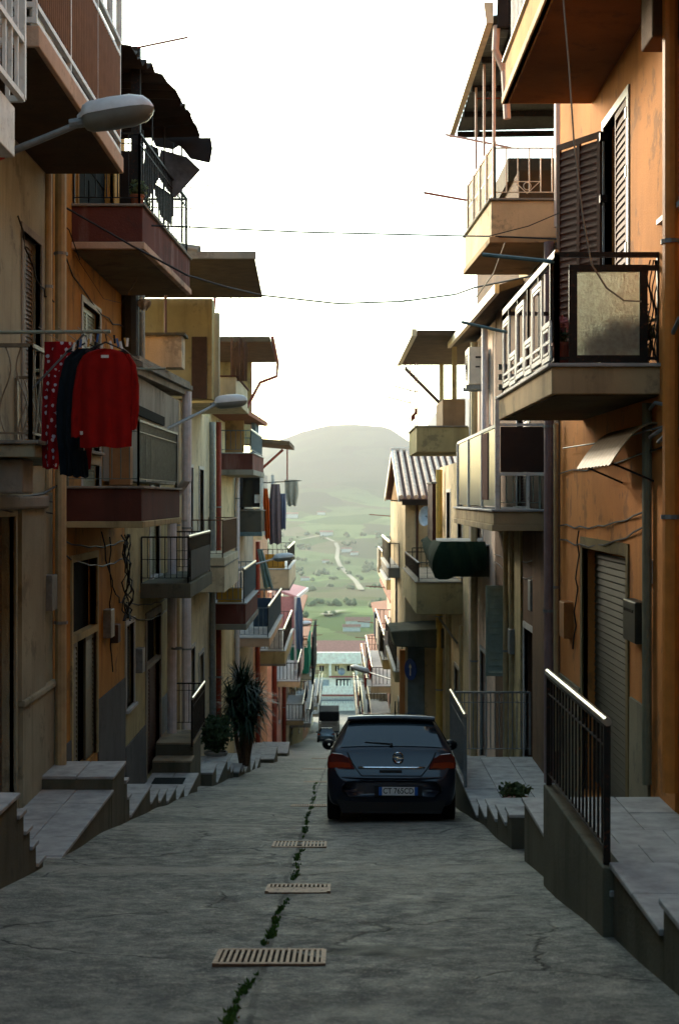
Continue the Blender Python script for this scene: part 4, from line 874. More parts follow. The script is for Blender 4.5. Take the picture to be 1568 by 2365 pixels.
# roof canopy
rows = []
for i in range(41):
    y = lerp(20.8, 27.3, i/40); rows.append([(lerp(2.25, 7.0, j/2), y, 8.66+.022*math.cos(i*PI/1)+.06*j) for j in range(3)])
cn = MB().grid(rows).build('canopy', M_ROOFMET, h, solid=.02)
mb = MB(); mb.hexa([(2.14, 20.75, 8.56), (2.24, 20.75, 8.56), (2.2, 27.35, 8.56), (2.1, 27.35, 8.56), (2.10, 20.75, 8.86), (2.24, 20.75, 8.86), (2.2, 27.35, 8.86), (2.06, 27.35, 8.86)]); mb.build('gutter', paint('cream_gutter', (222, 204, 170)), cn)
mb = MB()
for y in (21.0, 22.6, 24.2, 25.8, 27.2): mb.bar((2.25, y, 8.58), (7, y, 8.64), .08, .1)
mb.bar((2.6, 20.8, 8.6), (2.6, 27.3, 8.6), .08, .1); mb.build('beam', M_IRON, cn)
mb = MB(); mb.box(2.3, 2.75, 20.72, 20.8, 8.5, 9.0); mb.build('gutter_end', M_TAR, cn)
mb = MB(); mb.tube([(2.3, 20.85, 8.55), (2.28, 20.85, 8.2), (2.42, 20.9, 7.9), (2.46, 20.9, 7.2)], .055, 8); mb.build('drainpipe', M_PINKPIPE, cn)
for y, r in ((21.3, .025), (22.75, .022), (24.1, .02)):
    mb = MB(); mb.tube([(2.31, y, 6.1), (2.31, y, 8.58)], r, 8); mb.build('canopy_post', M_PINKPIPE, cn)
tubes('clothes_pole', M_REDP, h, [([(2.3, 24.1, 8.4), (4, 24.1, 8.42)], .014), ([PY(1030, 311, 24), PY(1178, 341, 22.2)], .018), ([PY(980, 445, 23), PY(1076, 462, 24)], .02)])
MB().box(3.4, 9, 27.0, 35.2, 3.0, 7.85).build('attic_wall', ST_BR, h); MB().box(3.3, 9.1, 27.9, 35.3, 7.85, 8.3).build('attic_roof', M_CANOPY, h)
# glazed first-floor veranda
n_, f_ = (2.37, 21.9), (2.37, 29.2)
b = balcony(h, 1, XR, n_, f_, 1.42, .2, ST_UNDER, coping=M_MARBLE, lip=.1, lipm=ST_UNDER)
mb = MB()
for x, y, w_ in ((2.43, 21.95, .07), (2.43, 24.2, .06), (2.43, 26.7, .06), (2.43, 29.1, .07)): mb.bar((x, y, 1.46), (x, y, 2.75 if y > 22 else 3.2), w_)
mb.bar((2.43, 21.95, 2.75), (2.43, 29.1, 2.75), .05); mb.bar((2.43, 21.95, 2.76), (XR, 21.95, 2.76), .04); mb.bar((2.43, 21.95, 2.0), (XR, 21.95, 2.0), .05); mb.bar((2.9, 21.95, 1.46), (2.9, 21.95, 2.0), .04)
mb.build('veranda_frame', M_WHITE, b)
MB().box(2.48, 3.15, 21.93, 21.96, 2.03, 2.73).build('panel', mat('brown_plastic_panel', (58, 38, 28), rough=.6, var=.2), b)
MB().box(2.425, 2.435, 22.0, 29.05, 1.5, 2.72).build('pane', mat('veranda_glass', (52, 62, 64), rough=.3, bump=0, spec=.3), b)
MB().box(2.41, 2.45, 23.2, 24.1, 1.6, 2.7).build('curtain', cloth('dark_red_curtain', (84, 44, 34)), b)
bars([(3.1, 22.05), (2.48, 22.05)], 1.46, .55, sp=.09, r=.008).build('railing', paint('pale_grey_green_bars', (132, 142, 130)), b)
mb = MB()
for k in range(6): mb.box(2.5, 3.15, 22.4, 22.44, 2.85+.16*k, 2.94+.16*k)
mb.build('blind', paint('grey_green_slats', (98, 106, 98)), b)
closed_shutters(h, 1, XR, 24.0, 25.6, 1.48, 4.0); plain_door(h, 1, XR, 23.0, 24.6, -3.2, -.6, paint('near_black_door', (36, 30, 26)))
mb = MB(); mb.box(XR+.14, XR+.18, 27, 28.2, -1.7, -.1); w = mb.build('window', M_GLASS, h)
q = MB(); louvre(q, (XR-.01, 27.0, -1.75), (-1, .06, 0), (0, -1, 0), .42, 1.72, slat=.12); q.build('shutter', paint('sage_green_shutter', (132, 146, 136)), w)
for x, y in ((3.13, 25.9), (3.1, 26.6)): downpipe(h, [(x, y, 1.1), (x, y, rz(y)+.4)], .05, M_BEIGEPIPE)
MB().box(XR-.1, XR+.05, 21.4, 22.9, -3.4, 1.1).build('pilaster', stucco('umber_pilaster', (104, 80, 60)), h)
MB().box(XR-.04, XR+.05, 24.9, 26.8, -3.8, 1.1).build('pilaster', ST_BEIGE, h)
wall_wires(h, 1, XR, [(20.8, .9, 29, .5, .2), (20.8, .7, 29, .35, .3), (23.2, .6, 23.4, -1.4, 0)]); meter_box(h, 1, XR, 25.7, -1.2); meter_box(h, 1, XR, 22.95, -.2, .3, .5)
# --- third on the right
h = house('pale house with an air conditioner and a balcony wrapped in green tarpaulin', 1, XR, 29.3, 35.25, 5.3, ST_ROSE,
          ops=[(31.8, 33.2, .68, 3.0), (31, 32.2, -4.2, -1.8), (30.2, 31.2, 3.2, 4.7), (33.6, 34.8, 3.0, 4.7)])
closed_shutters(h, 1, XR, 31.8, 33.2, .7, 3.0); plain_door(h, 1, XR, 31, 32.2, -4.2, -1.8, M_BROWNW); closed_shutters(h, 1, XR, 30.2, 31.2, 3.2, 4.7, m=M_PALEGL); closed_shutters(h, 1, XR, 33.6, 34.8, 3.0, 4.7, m=M_PALEGL)
mb = MB(); mb.prism([(4.4, 24.8, 5.75), (2.78, 24.8, 5.22), (2.78, 35.6, 5.4), (4.4, 35.6, 5.9)], (0, 0, .13)); ev = mb.build('eave', M_CANOPY, h)
mb = MB(); mb.hexa([(2.7, 24.8, 5.2), (2.78, 24.8, 5.2), (2.78, 35.6, 5.38), (2.7, 35.6, 5.38), (2.7, 24.8, 5.36), (2.78, 24.8, 5.36), (2.78, 35.6, 5.54), (2.7, 35.6, 5.54)]); mb.build('gutter', paint('cream_gutter', (222, 204, 170)), ev)
downpipe(h, [(3.05, 29.9, 5.2), (3.05, 29.9, 1.8)], .07, M_LILAC); downpipe(h, [(3.08, 32.6, 5.2), (3.08, 32.6, rz(32)+.3)], .08, MATS['beige_pipe'])
mb = MB(); mb.box(2.76, 3.16, 30.4, 31.25, 4.06, 4.86); ac = mb.build('air_conditioner', paint('ac_white', (206, 198, 184)), h, bevel=.02)
mb = MB(); mb.lathe((2.755, 30.85, 4.46), [(.3, 0), (.3, -.012), (.27, -.012), (.27, 0)], 22, ax=(1, 0, 0))
for k in range(5): mb.lathe((2.752, 30.85, 4.46), [(.05*k+.04, 0), (.05*k+.045, -.006), (.05*k+.05, 0)], 20, ax=(1, 0, 0))
mb.build('fan_grille', M_IRON, ac); MB().box(2.7, 3.2, 30.42, 30.5, 3.96, 4.05).build('bracket', M_GALV, ac); MB().box(2.7, 3.2, 31.1, 31.18, 3.96, 4.05).build('bracket', M_GALV, ac)
mb = MB(); mb.box(2.9, 3.02, 30.39, 30.402, 4.62, 4.66); mb.box(2.9, 3.0, 30.39, 30.402, 4.42, 4.45); mb.build('vent_slot', M_IRON, ac)
n_, f_ = (2.2, 30.45), (2.2, 35.2)
b = balcony(h, 1, XR, n_, f_, .6, .66, stucco('green_black_parapet', (60, 60, 46)), coping=M_MARBLE)
mb = MB(); rows = []
for i in range(13):
    t = i/12
    row = []
    for j in range(25):
        u = j/24; z = .7-.62*t*(1-.8*max(0, (u-.5)/.5)**1.2); x = lerp(3.1, 2.12, min(1, u/.55)); y = 30.36 if u < .55 else lerp(30.36, 34.6, (u-.55)/.45)
        row.append((x+.03*math.sin(u*26+t*3)-(.16*math.sin(t*2.6) if u >= .5 else 0), y-.14*math.sin(t*2.6)-.05*math.sin(u*31+t*4), z-.16*math.sin(u*PI)**1.5*t+.03*math.sin(u*23)*t))
    rows.append(row)
mb.grid(rows).build('tarpaulin', cloth('dark_green_tarpaulin', (24, 44, 32)), b, solid=.01)
MB().box(2.08, 2.16, 31.9, 33.6, .66, 1.95).build('board', mat('red_brown_board', (70, 38, 28), rough=.8, var=.3), b)
MB().box(2.06, 2.18, 31.88, 33.62, 1.95, 1.99).build('board_cap', M_CONC, b)
# --- fourth
h = house('warm cream house with a raw concrete balcony and a flat canopy with rusty drainpipe', 1, XR, 35.3, 45.4, 2.6, ST_CR2,
          ops=[(37, 38.4, -.4, 1.8), (41, 42.4, -.4, 1.8), (38, 39.4, -5.4, -3.0)])
closed_shutters(h, 1, XR, 37, 38.4, -.4, 1.8); closed_shutters(h, 1, XR, 41, 42.4, -.4, 1.8); plain_door(h, 1, XR, 38, 39.4, -5.4, -3.0, M_BROWNW)
b = balcony(h, 1, XR, (1.92, 35.5), (1.92, 39.2), 3.4, .62, ST_BEIGE, coping=M_CONC); MB().box(2.62, 3.2, 36.2, 38.6, 3.44, 4.15).build('parapet', stucco('brown_grey_block', (134, 112, 88)), b, bevel=.02)
mb = MB()
for px in (947, 963, 958): mb.tube([PY(px, 838, 37), PY(px, 984, 37)], .013, 5)
mb.tube([PY(911, 892, 37), PY(962, 905, 37)], .016, 5); mb.tube([PY(895, 917, 37), PY(946, 930, 37)], .016, 5); mb.prism([PY(x, y, 37) for x, y in ((949, 960), (957, 952), (957, 968), (949, 976))], (0, .03, 0)); mb.prism([PY(x, y, 37) for x, y in ((957, 946), (964, 940), (964, 956), (957, 960))], (0, .03, 0))
mb.build('clothes_pole', M_REDP, b)
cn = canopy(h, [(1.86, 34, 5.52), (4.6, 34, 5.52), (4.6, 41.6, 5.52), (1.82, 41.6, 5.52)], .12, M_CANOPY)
mb = MB(); mb.hexa([(1.72, 33.9, 5.5), (1.84, 33.9, 5.5), (1.8, 41.7, 5.5), (1.68, 41.7, 5.5), (1.72, 33.9, 5.66), (1.84, 33.9, 5.66), (1.8, 41.7, 5.66), (1.68, 41.7, 5.66)]); mb.build('gutter', paint('cream_gutter', (222, 204, 170)), cn)
mb = MB(); mb.tube([PY(935, 836, 39), PY(937, 852, 39), PY(1030, 946, 38), PY(1037, 958, 38), PY(1037, 986, 38)], .05, 8); mb.build('drainpipe', M_RUSTPIPE, cn)
for x, y in ((2.95, 36.6), (2.95, 41.2)): mb = MB(); mb.bar((x, y, 3.4), (x, y, 5.52), .12); mb.build('canopy_post', ST_BEIGE, cn)
b = balcony(h, 1, XR, (2.0, 37.0), (2.0, 44.6), -.58, .82, ST_BEIGE, coping=M_CONC)
mb = MB(); mb.bar((2.6, 37.4, -1.5), (3.1, 37.4, -2.2), .06); mb.build('brace', M_CONC, b)
bars(rail_path(1, XR, (2.0, 37.0), (2.0, 44.6), .06), -.56, .5, sp=.2).build('railing', M_IRON, b)
downpipe(h, [(3.05, 43.6, 2.5), (3.05, 43.6, rz(44)+.3)], .1, stucco('yellow_pipe', (206, 170, 92)))
for y in (36.1, 39.9, 40.7): downpipe(h, [(3.08, y, -1.6), (3.08, y, rz(y)+.3)], .05, M_BEIGEPIPE)
# --- fifth: little gabled house with the tiled roof
h = house('small cream gabled house with a pale ridged tile roof', 1, 2.12, 46, 59, 1.55, ST_CR2, ops=[(52, 53.6, -3.6, -1.3), (50, 51.2, -8, -5.6)], depth=5)
closed_shutters(h, 1, 2.12, 52, 53.6, -3.6, -1.3); plain_door(h, 1, 2.12, 50, 51.2, -8, -5.6, M_BROWNW)
mb = MB(); mb.prism([(2.12, 46, 1.5), (2.12, 59, 1.5), (2.12, 51.6, 3.0)], (5, 0, 0)); mb.build('gable', stucco('brown_gable', (150, 110, 60), streak=.2), h)
M_TILE = mat('pale_pink_tile', (228, 196, 172), rough=.8, var=.3, scale=5, bump=.2)
mb = MB()
for (ya, za, yb, zb) in ((45.6, 1.52, 51.6, 3.2), (59.4, 1.55, 51.6, 3.2)): mb.hexa([(1.92, ya, za), (7.2, ya, za), (7.2, yb, zb), (1.92, yb, zb), (1.92, ya, za+.09), (7.2, ya, za+.09), (7.2, yb, zb+.09), (1.92, yb, zb+.09)])
rf = mb.build('roof', mat('shadowed_tile_bed', (120, 90, 80), rough=.9, var=.3), h)
mb = MB()
for k in range(22):
    x = 1.98+.235*k; mb.tube([(x, 45.58, 1.66), (x, 51.55, 3.33)], .075, 7); mb.tube([(x, 59.4, 1.68), (x, 51.65, 3.33)], .075, 7)
mb.tube([(1.86, 51.6, 3.36), (7.2, 51.6, 3.36)], .1, 8); mb.build('tiles', M_TILE, rf)
MB().box(2.0, 7.2, 45.5, 45.6, 1.4, 1.58).build('gutter', M_TAR, rf); mb = MB(); mb.bar((1.9, 45.6, 1.6), (1.9, 51.6, 3.3), .05, .2); mb.bar((1.9, 59.4, 1.6), (1.9, 51.6, 3.3), .05, .2); mb.build('bargeboard', M_WHITE, rf)
downpipe(h, [(2.5, 45.9, 1.4), (2.5, 45.9, -1.0)], .04, M_RUSTPIPE)
for near, far, zt, mm in (((1.72, 50), (1.72, 58.6), -.85, M_CONC), ((1.85, 47.6), (1.85, 58.8), -4.2, ST_BEIGE)):
    b = balcony(h, 1, 2.12, near, far, zt, .34, mm, coping=M_MARBLE); bars(rail_path(1, 2.12, near, far, .05), zt+.03, .85, sp=.14, r=.01).build('railing', M_IRON, b)
    mb = MB(); mb.tube([(near[0]+.06, near[1], zt+.93), (far[0]+.06, far[1], zt+.93)], .045, 8); mb.build('handrail', M_STEEL, b)
b = balcony(h, 1, 7.0, (2.25, 44.9), (2.25, 45.95), -.82, .36, M_CONC, coping=M_MARBLE); bars([(3.3, 44.97), (2.3, 44.97)], -.8, .85, sp=.13, r=.01).build('railing', M_IRON, b)
cc = MB(); cc.hexa([(1.7, 43.8, -2.95), (3.19, 43.5, -2.98), (3.19, 45.9, -2.98), (1.66, 45.9, -2.95), (1.56, 43.8, -2.48), (3.19, 43.5, -2.36), (3.19, 45.9, -2.3), (1.55, 45.9, -2.4)]); cc.build('porch_canopy', M_CONC_D, h, bevel=.04)
MB().box(2.2, 2.74, 45.93, 46.02, -7.0, -3.05).build('door', mat('blue_grey_door', (112, 124, 130), rough=.5), h)
MB().box(1.95, 2.12, 46.05, 46.4, -7.6, -3.3).build('pilaster', stucco('orange_pilaster', (206, 138, 84)), h)
mb = MB()
for k in range(10): x = 1.75+.05*k; mb.box(x, x+.045, 55.9+.02*(k % 2), 55.93+.02*(k % 2), -4.6, -3.6)
mb.build('awning_cloth', mat('sunlit_awning_cloth', (232, 216, 206), rough=.95, trans=.0, bump=.1), h)
# --- downhill on the right
h = far_house('brown-cream house with a dark draped rail just below the tiled gable house', 1, XR, 59.1, 76, -.4, ST_CR2, [(-1.9, 1.2, .4, ST_CREAM, M_IRON, .9, .1, .95), (-5.3, 1.35, .4, ST_BEIGE, M_IRON, 1.0, .1, .95)], roof=M_TERRA)
MB().box(1.80, 1.83, 64, 75, -5.5, -4.4).build('drape', cloth('black_brown_cloth', (32, 24, 20)), h)
h = far_house('pink house with white balcony rails downhill of the dark draped rail', 1, XR, 76.1, 96, -4, ST_PINK, [(-8.6, 1.5, .35, ST_CREAM, M_IRON, 1.0, .05, .95), (-12, 1.4, .35, ST_CREAM, M_IRON, 1.0, .05, .95)], roof=M_TERRA)
h = far_house('cream house with two thin-railed balconies between the pink and yellow ones', 1, XR, 96.1, 122, -7.5, ST_CREAM, [(-11.8, 1.4, .35, ST_CREAM, M_IRON, 1.0, .05, .95), (-15, 1.5, .35, ST_BEIGE, M_IRON, 1.0, .05, .95)], roof=M_TERRA)
h = far_house('yellow house with a terracotta eave near the foot of the hill', 1, XR, 122.1, 150, -13, ST_YEL, [(-18, 1.4, .35, ST_CREAM, M_IRON, 1.0, .05, .95)], roof=M_TERRA)
h = far_house('last beige house at the foot of the street, opposite the lorry side', 1, XR, 150.1, 190, -18, ST_BEIGE, [(-22.5, 1.4, .35, ST_CREAM, M_IRON, 1.0, .05, .95)], roof=M_TERRA)

# --- white and yellow building closing the street
Y0 = 236.; G = rz(236)
t = thing('apartment_building', 'white and pale yellow building closing the end of the street below the hills', 'building', (1.0, Y0, G))
P3 = lambda px, py, d=0: PY(px, py, Y0+d)
def panel(name, m, x0, y0, x1, y1, d, th=.3, par=None):
    a, c = P3(x0, y1, d), P3(x1, y0, d); return MB().box(a.x, c.x, a.y, a.y+th, min(a.z, c.z), max(a.z, c.z)).build(name, m, par or t)
M_FW = mat('bright_white_wall', (252, 236, 214), rough=.9, bump=0)
panel('wall', stucco('dull_yellow_wall', (206, 192, 150)), 690, 1531, 900, 1608, 0, 8); panel('parapet', M_FW, 690, 1507, 900, 1533, -1.2, 1.0); panel('terrace_band', M_FW, 690, 1566, 900, 1585, -.6, .5); panel('plinth', M_FW, 690, 1585, 900, 1645, -1.4, 1.3)
a, c = P3(690, 1508, 1), P3(900, 1490, 6); mb = MB(); mb.prism([(a.x, a.y, a.z), (a.x, a.y+7, a.z+1.4), (a.x, a.y+14, a.z)], (c.x-a.x, 0, 0)); mb.build('roof', mat('dull_red_tiles', (140, 96, 84), rough=.9), t)
for x0, x1 in ((760, 765), (820, 826)): panel('column', M_FW, x0, 1531, x1, 1570, -1.1, .3)
for x0, x1 in ((774, 783), (801, 817), (842, 858), (738, 748)):
    w = panel('window', M_DARK, x0, 1537, x1, 1550, -.06, .1); panel('frame', M_FW, (x0+x1)/2-.6, 1537, (x0+x1)/2+.6, 1550, -.12, .06, w)
w = panel('window', M_DARK, 776, 1568, 810, 1585, -.72, .2)
for x0 in (780, 788, 796, 804): panel('pane', M_FW, x0, 1571, x0+5, 1584, -.8, .06, w)
for x0 in (842, 746): w = panel('window', mat('grey_window', (150, 156, 156), bump=0), x0, 1570, x0+14, 1584, -.72, .2)
panel('red_band', mat('dull_red_band', (150, 84, 74), bump=0), 760, 1561, 826, 1565, -1.15, .1); panel('red_band', MATS['dull_red_band'], 690, 1604, 900, 1608, -1.6, .2)
mb = MB(); c = P3(789, 1551, -1.5); mb.lathe(c, [(.02, .15), (.35, .08), (.6, -.05), (.62, -.05)], 16, ax=(.2, 1, -.3)); mb.build('satellite_dish', M_GALV, t)
mb = MB(); a, c = P3(680, 1510, -4), P3(900, 1622, -4)
for px in range(690, 901, 6): mb.bar(P3(px, 1611, -5), P3(px, 1624, -5), .07)
mb.bar(P3(690, 1612, -5), P3(900, 1612, -5), .12); mb.bar(P3(690, 1617, -5), P3(900, 1617, -5), .3, .3)
tag(mb.build('guard_rail', M_GALV), 'low metal guard rail crossing the foot of the street before the white building', 'guard rail')
# ------------------------------------------------------------------ steps and railings along the houses
XE = -2.8
steps('pale stone steps and sunken landing with marble edge before the nearest grey-beige house', XE, XL, [(7, 12.5, -.96), (12.5, 12.76, -1.16), (12.76, 13.02, -1.36), (13.02, 13.28, -1.56), (13.28, 13.6, -1.78), (13.6, 17.68, -2.0)])
steps('raised marble landing block before the orange house on the left', XE, XL, [(17.7, 18.72, -1.835)])
steps('short stone treads stepping down from the orange house door on the left', XE, XL, [(18.75, 18.98, -2.1), (18.98, 19.2, -2.36), (19.2, 21.28, -2.65), (21.3, 22.25, -2.92)])
steps('saw-toothed row of pale treads before the low beige house on the left', XE, XL, [(22.3, 23.28, -3.115), (23.3, 24.68, -3.34), (24.7, 25.98, -3.6), (26.0, 28.38, -3.855)])
steps('steep tan stair of two risers under the black handrail on the left', -2.95, XL, [(28.42, 29.0, -3.62), (29.0, 30.6, -3.36)], m=stucco('tan_step', (150, 136, 112)))
steps('pale treads beside the potted bush on the left', -2.72, XL, [(30.7, 31.8, -4.3), (31.85, 35.0, -4.72), (35.05, 36.0, -5.05), (36.05, 37.0, -5.3)])
steps('farthest pale steps on the left, around the yucca palm', -2.6, XL, [(37.05, 38.2, -5.5), (38.25, 39.4, -5.72), (39.45, 42.2, -5.95), (42.25, 44.5, -6.45), (44.6, 47.5, -6.9)])
steps('low doorstep slab far down on the left beyond the yucca', -2.4, XL, [(52.5, 56, -8.0), (66, 69, -10.2)])
XA = 1.8
steps('grey stone walkway steps before the orange garage house, nearest on the right', XA, XR, [(5.2, 6.6, -.45), (6.6, 8.04, -.634), (8.04, 9.5, -.81), (9.5, 10.8, -1.0), (10.8, 12.0, -1.17), (12.0, 14.1, -1.34)])
steps('saw-toothed stone steps with a front landing beside the parked blue car', XA, XR, [(15.15, 15.55, -1.74), (15.56, 16.5, -1.92), (16.52, 17.68, -2.1), (17.7, 18.78, -2.33), (18.8, 23.0, -2.56)])
steps('stepped paving farther down on the right behind the blue car', XA+.2, XR, [(23.1, 25, -3.1), (25.1, 27.5, -3.5), (27.6, 31, -4.0), (31.1, 35, -4.7), (35.1, 40, -5.5)])
def rail_thing(name, label, x, y0, y1, zf, h, m, top_m=None, sp=.075, ret=None, post_low=0):
    t = thing(name, label, 'railing', (x, y0, zf), 'handrails beside the steps')
    bars([(x, y0), (x, y1)], zf, h, sp=sp, r=.008, mid=h*.84, post=.045).build('bars', m, t)
    for y in ((y0+.02, y1) if post_low else ()): MB().bar((x, y, zf-post_low), (x, y, zf), .05).build('post', m, t)
    mb = MB(); mb.tube([(x, y0-.04, zf+h+.025), (x, y1+.04, zf+h+.025)], .03, 10); mb.build('handrail', top_m or M_STEEL, t)
    if ret: mb = bars([(x, y1), (ret, y1)], zf, h, sp=sp*1.4, r=.008, mid=h*.84); mb.build('return', m, t)
    return t
mb = MB(); mb.box(XA-.04, XA+.1, 9.52, 12.3, rz(12.3)-.4, -.845); ws = mb.build('kerb_wall', M_CONC_D, None, bevel=.01); tag(ws, 'low dark kerb wall carrying the tall dark railing beside the orange garage house', 'wall')
t = rail_thing('stair_railing', 'tall dark railing with a bright top bar beside the nearest steps on the right', XA+.0, 9.6, 12.25, -.84, .94, M_IRON, sp=.15)
rail_thing('stair_railing', 'grey railing with a bright top bar just right of the blue car', XA+.02, 20.6, 23.2, -2.56, 1.02, metal('grey_rail_paint', (126, 132, 134), rough=.4, m=.4), ret=XR-.1, sp=.05)
rail_thing('stair_railing', 'black railing with a bright sloping end above the tan stair on the left', -2.95, 28.5, 31.0, -3.36, .95, M_IRON, ret=XL+.05)
# doormat, pots and plants
t = MB().box(-3.6, -3.0, 26.6, 27.8, -3.853, -3.835).build('doormat', cloth('dark_doormat', (34, 40, 40))); tag(t, 'dark doormat lying on the pale landing before the beige house on the left', 'doormat')
def foliage(mb, c, rx, ry, rz_, n, size, rnd, up=.3):
    c = V(c)
    for i in range(n):
        d = V((rnd.gauss(0, 1), rnd.gauss(0, 1), rnd.gauss(0, 1))); d.normalize(); r = rnd.random()**.45
        lump = .78+.22*math.sin(d.x*7+d.z*5)*math.cos(d.y*6)
        p = c+V((d.x*rx, d.y*ry, d.z*rz_))*r*lump
        a = V((rnd.gauss(0, 1), rnd.gauss(0, 1), rnd.gauss(0, 1)+up)).normalized(); b = a.orthogonal().normalized(); s_ = size*rnd.uniform(.6, 1.3)
        mb.poly([p-b*s_*.35, p+a*s_*.5, p+b*s_*.35, p-a*s_*.5])
    return mb
M_LEAF = mat('dark_green_leaf', (40, 62, 34), rough=.6, var=.45, scale=12, bump=0); M_LEAF2 = mat('olive_leaf', (70, 82, 44), rough=.6, var=.4, scale=12, bump=0); M_YUC = mat('yucca_leaf', (34, 58, 38), rough=.45, var=.4, scale=9, bump=0, spec=.4)
M_BARK = mat('brown_bark', (84, 66, 50), rough=.95, var=.4, scale=20, bump=.5); M_PLAST = paint('grey_plastic_pot', (120, 118, 112)); M_REDPOT = paint('brick_red_pot', (120, 56, 40))
def pot(mb, c, r, h): return mb.lathe(c, [(r*.7, 0), (r*.95, h*.85), (r*1.05, h*.85), (r*1.05, h), (r*.9, h), (r*.88, h*.9), (0.01, h*.9)], 18)
def potted(label, c, r, h, pm, fol, group=None, name='potted_plant', lm=None):
    t = thing(name, label, 'potted plant', c, group); pot(MB(), c, r, h).build('pot', pm, t, smooth=False)
    rnd = random.Random(hash(label) % 1000); mb = MB()
    for (dx, dy, dz, rx, ry, rz_, n, sz) in fol: foliage(mb, V(c)+V((dx, dy, dz)), rx, ry, rz_, n, sz, rnd)
    mb.build('foliage', lm or M_LEAF, t); return t
GB = 'pots on the ornamental balcony'
def P1(y, x): return (x, y, 2.97)
potted('green bush in a pot behind the frosted glass screen of the orange balcony', P1(14.55, 2.78), .13, .2, M_TERRA, [(.02, -.1, .3, .34, .16, .26, 900, .075), (-.24, -.12, .2, .2, .14, .18, 400, .06), (.3, -.1, .36, .14, .12, .26, 300, .06)], GB)
potted('wispy plant in a pot at the wall end of the orange balcony', P1(14.45, 3.06), .11, .18, M_PLAST, [(0, -.03, .4, .12, .1, .32, 150, .08)], GB, lm=M_LEAF2)
potted('brick red pot of pink flowers at the corner of the orange balcony', P1(14.32, 2.24), .11, .22, M_REDPOT, [(0, 0, .3, .1, .1, .1, 120, .05)], GB)
mb = MB(); rnd = random.Random(4); foliage(mb, (2.24, 14.32, 3.36), .1, .09, .12, 150, .06, rnd); o = mb.build('flower_bunch', mat('faded_pink_petal', (176, 112, 116), rough=.9, bump=0)); tag(o, 'bunch of faded pink flowers standing in the brick red corner pot', 'flowers')
MB().box(2.62, 2.95, 14.25, 14.45, 2.966, 3.02).build('tray', M_PALEGL)
tag(bpy.data.objects['tray'], 'pale plastic tray lying on the floor of the orange balcony', 'tray')
potted('dark red pot with dry leafy plant on the paving right of the blue car', (2.22, 18.0, -2.33), .16, .18, M_REDPOT, [(0, 0, .26, .26, .2, .13, 320, .07)], lm=M_LEAF2)
potted('big dark round bush in a pot on the steps left of the yucca', (-3.05, 35.2, -5.05), .28, .4, M_PLAST, [(0, 0, .85, .5, .5, .55, 1500, .11)])
# small pots of weeds on the upper oxblood balcony
potted('trailing green plant at the corner of the upper oxblood balcony on the left', (-2.86, 20.15, 5.76), .1, .16, M_TERRA, [(0, 0, .26, .16, .16, .16, 200, .06), (.05, .5, .1, .1, .3, .14, 160, .05)], lm=M_LEAF2)
# yucca palm
t = thing('yucca_palm', 'tall dark yucca palm with drooping sword leaves on the left steps', 'palm', (-2.62, 39.2, -5.72))
mb = MB(); rnd = random.Random(11)
heads = []
for (dx, dy, z, b) in ((0, 0, -3.7, .05), (.28, .1, -3.95, .3), (-.3, -.1, -4.1, -.28), (.1, -.2, -4.45, .2), (-.12, .2, -3.5, -.05)):
    top = V((-2.62+dx*1.1, 39.2+dy, z+.1)); mb.tube([V((-2.62+dx*.2, 39.2, -5.75)), V((-2.62+dx*.7, 39.2+dy*.5, -5.0)), top], [.075, .06, .05], 8); heads.append(top)
mb.build('trunk', M_BARK, t); mb = MB()
for hd in heads:
    for k in range(210):
        az = rnd.uniform(0, 2*PI); el = rnd.uniform(-1.25, 1.25); L_ = rnd.uniform(.5, .9)
        d = V((math.cos(az)*math.cos(el), math.sin(az)*math.cos(el), math.sin(el))); sd_ = V((-math.sin(az), math.cos(az), 0))*.024
        p0 = hd+V((0, 0, rnd.uniform(-.25, .1))); p1 = p0+d*L_*.55; p2 = p0+d*L_+V((0, 0, -.3*L_*rnd.uniform(.2, 1.3)*math.cos(el)))
        mb.poly([p0-sd_*.6, p0+sd_*.6, p1+sd_, p1-sd_]); mb.poly([p1-sd_, p1+sd_, p2])
mb.build('crown', M_YUC, t)
# ------------------------------------------------------------------ washing by the nearest balcony
def cloth_piece(rows, Y, m, name, parent=None, thick=.05, wr=.014, freq=5, label=None, cat=None, group=None, nx=18):
    """rows: (py, px_left, px_right); a hollow two-layer hanging garment at distance Y"""
    R = []
    for (a, b) in zip(rows, rows[1:]):
        for k in range(5): R.append(tuple(lerp(a[i], b[i], k/5) for i in range(3)))
    R.append(rows[-1]); front, back = [], []
    ph = random.uniform(0, 6)
    for i, (py, xl, xr) in enumerate(R):
        t = i/(len(R)-1); f, bk = [], []
        for j in range(nx+1):
            u = j/nx; bulge = math.sin(u*PI)**.6
            w = wr*(.35+t)*math.sin(u*freq*2*PI+ph+1.2*math.sin(t*3))+.006*math.sin(t*17+u*9+ph)
            p = PY(lerp(xl, xr, u), py+(2.0*math.sin(u*11+ph) if i == len(R)-1 else 0), Y)
            f.append(p+V((0, -thick/2*bulge+w, 0))); bk.append(p+V((0, thick/2*bulge+w*.6, 0)))
        front.append(f); back.append(bk)
    mb = MB(); mb.grid(front); mb.grid([r[::-1] for r in back])
    for a, b in ((front[-1], back[-1]), (front[0], back[0])): mb.grid([a, b])
    o = mb.build(name, m, parent, smooth=True)
    if label: tag(o, label, cat, group)
    return o
def hanger(par, px, py, Y, w=.36):
    c = PY(px, py, Y); mb = MB()
    mb.tube([c+V((0, 0, .02)), c+V((0, 0, .0)), c+V((.012, 0, -.05))], .004, 5); mb.tube([c+V((-w/2, 0, -.13)), c+V((0, 0, -.05)), c+V((w/2, 0, -.13)), c+V((-w/2, 0, -.13))], .009, 6); return mb.build('hanger', paint('dark_hanger', (40, 38, 40)), par)
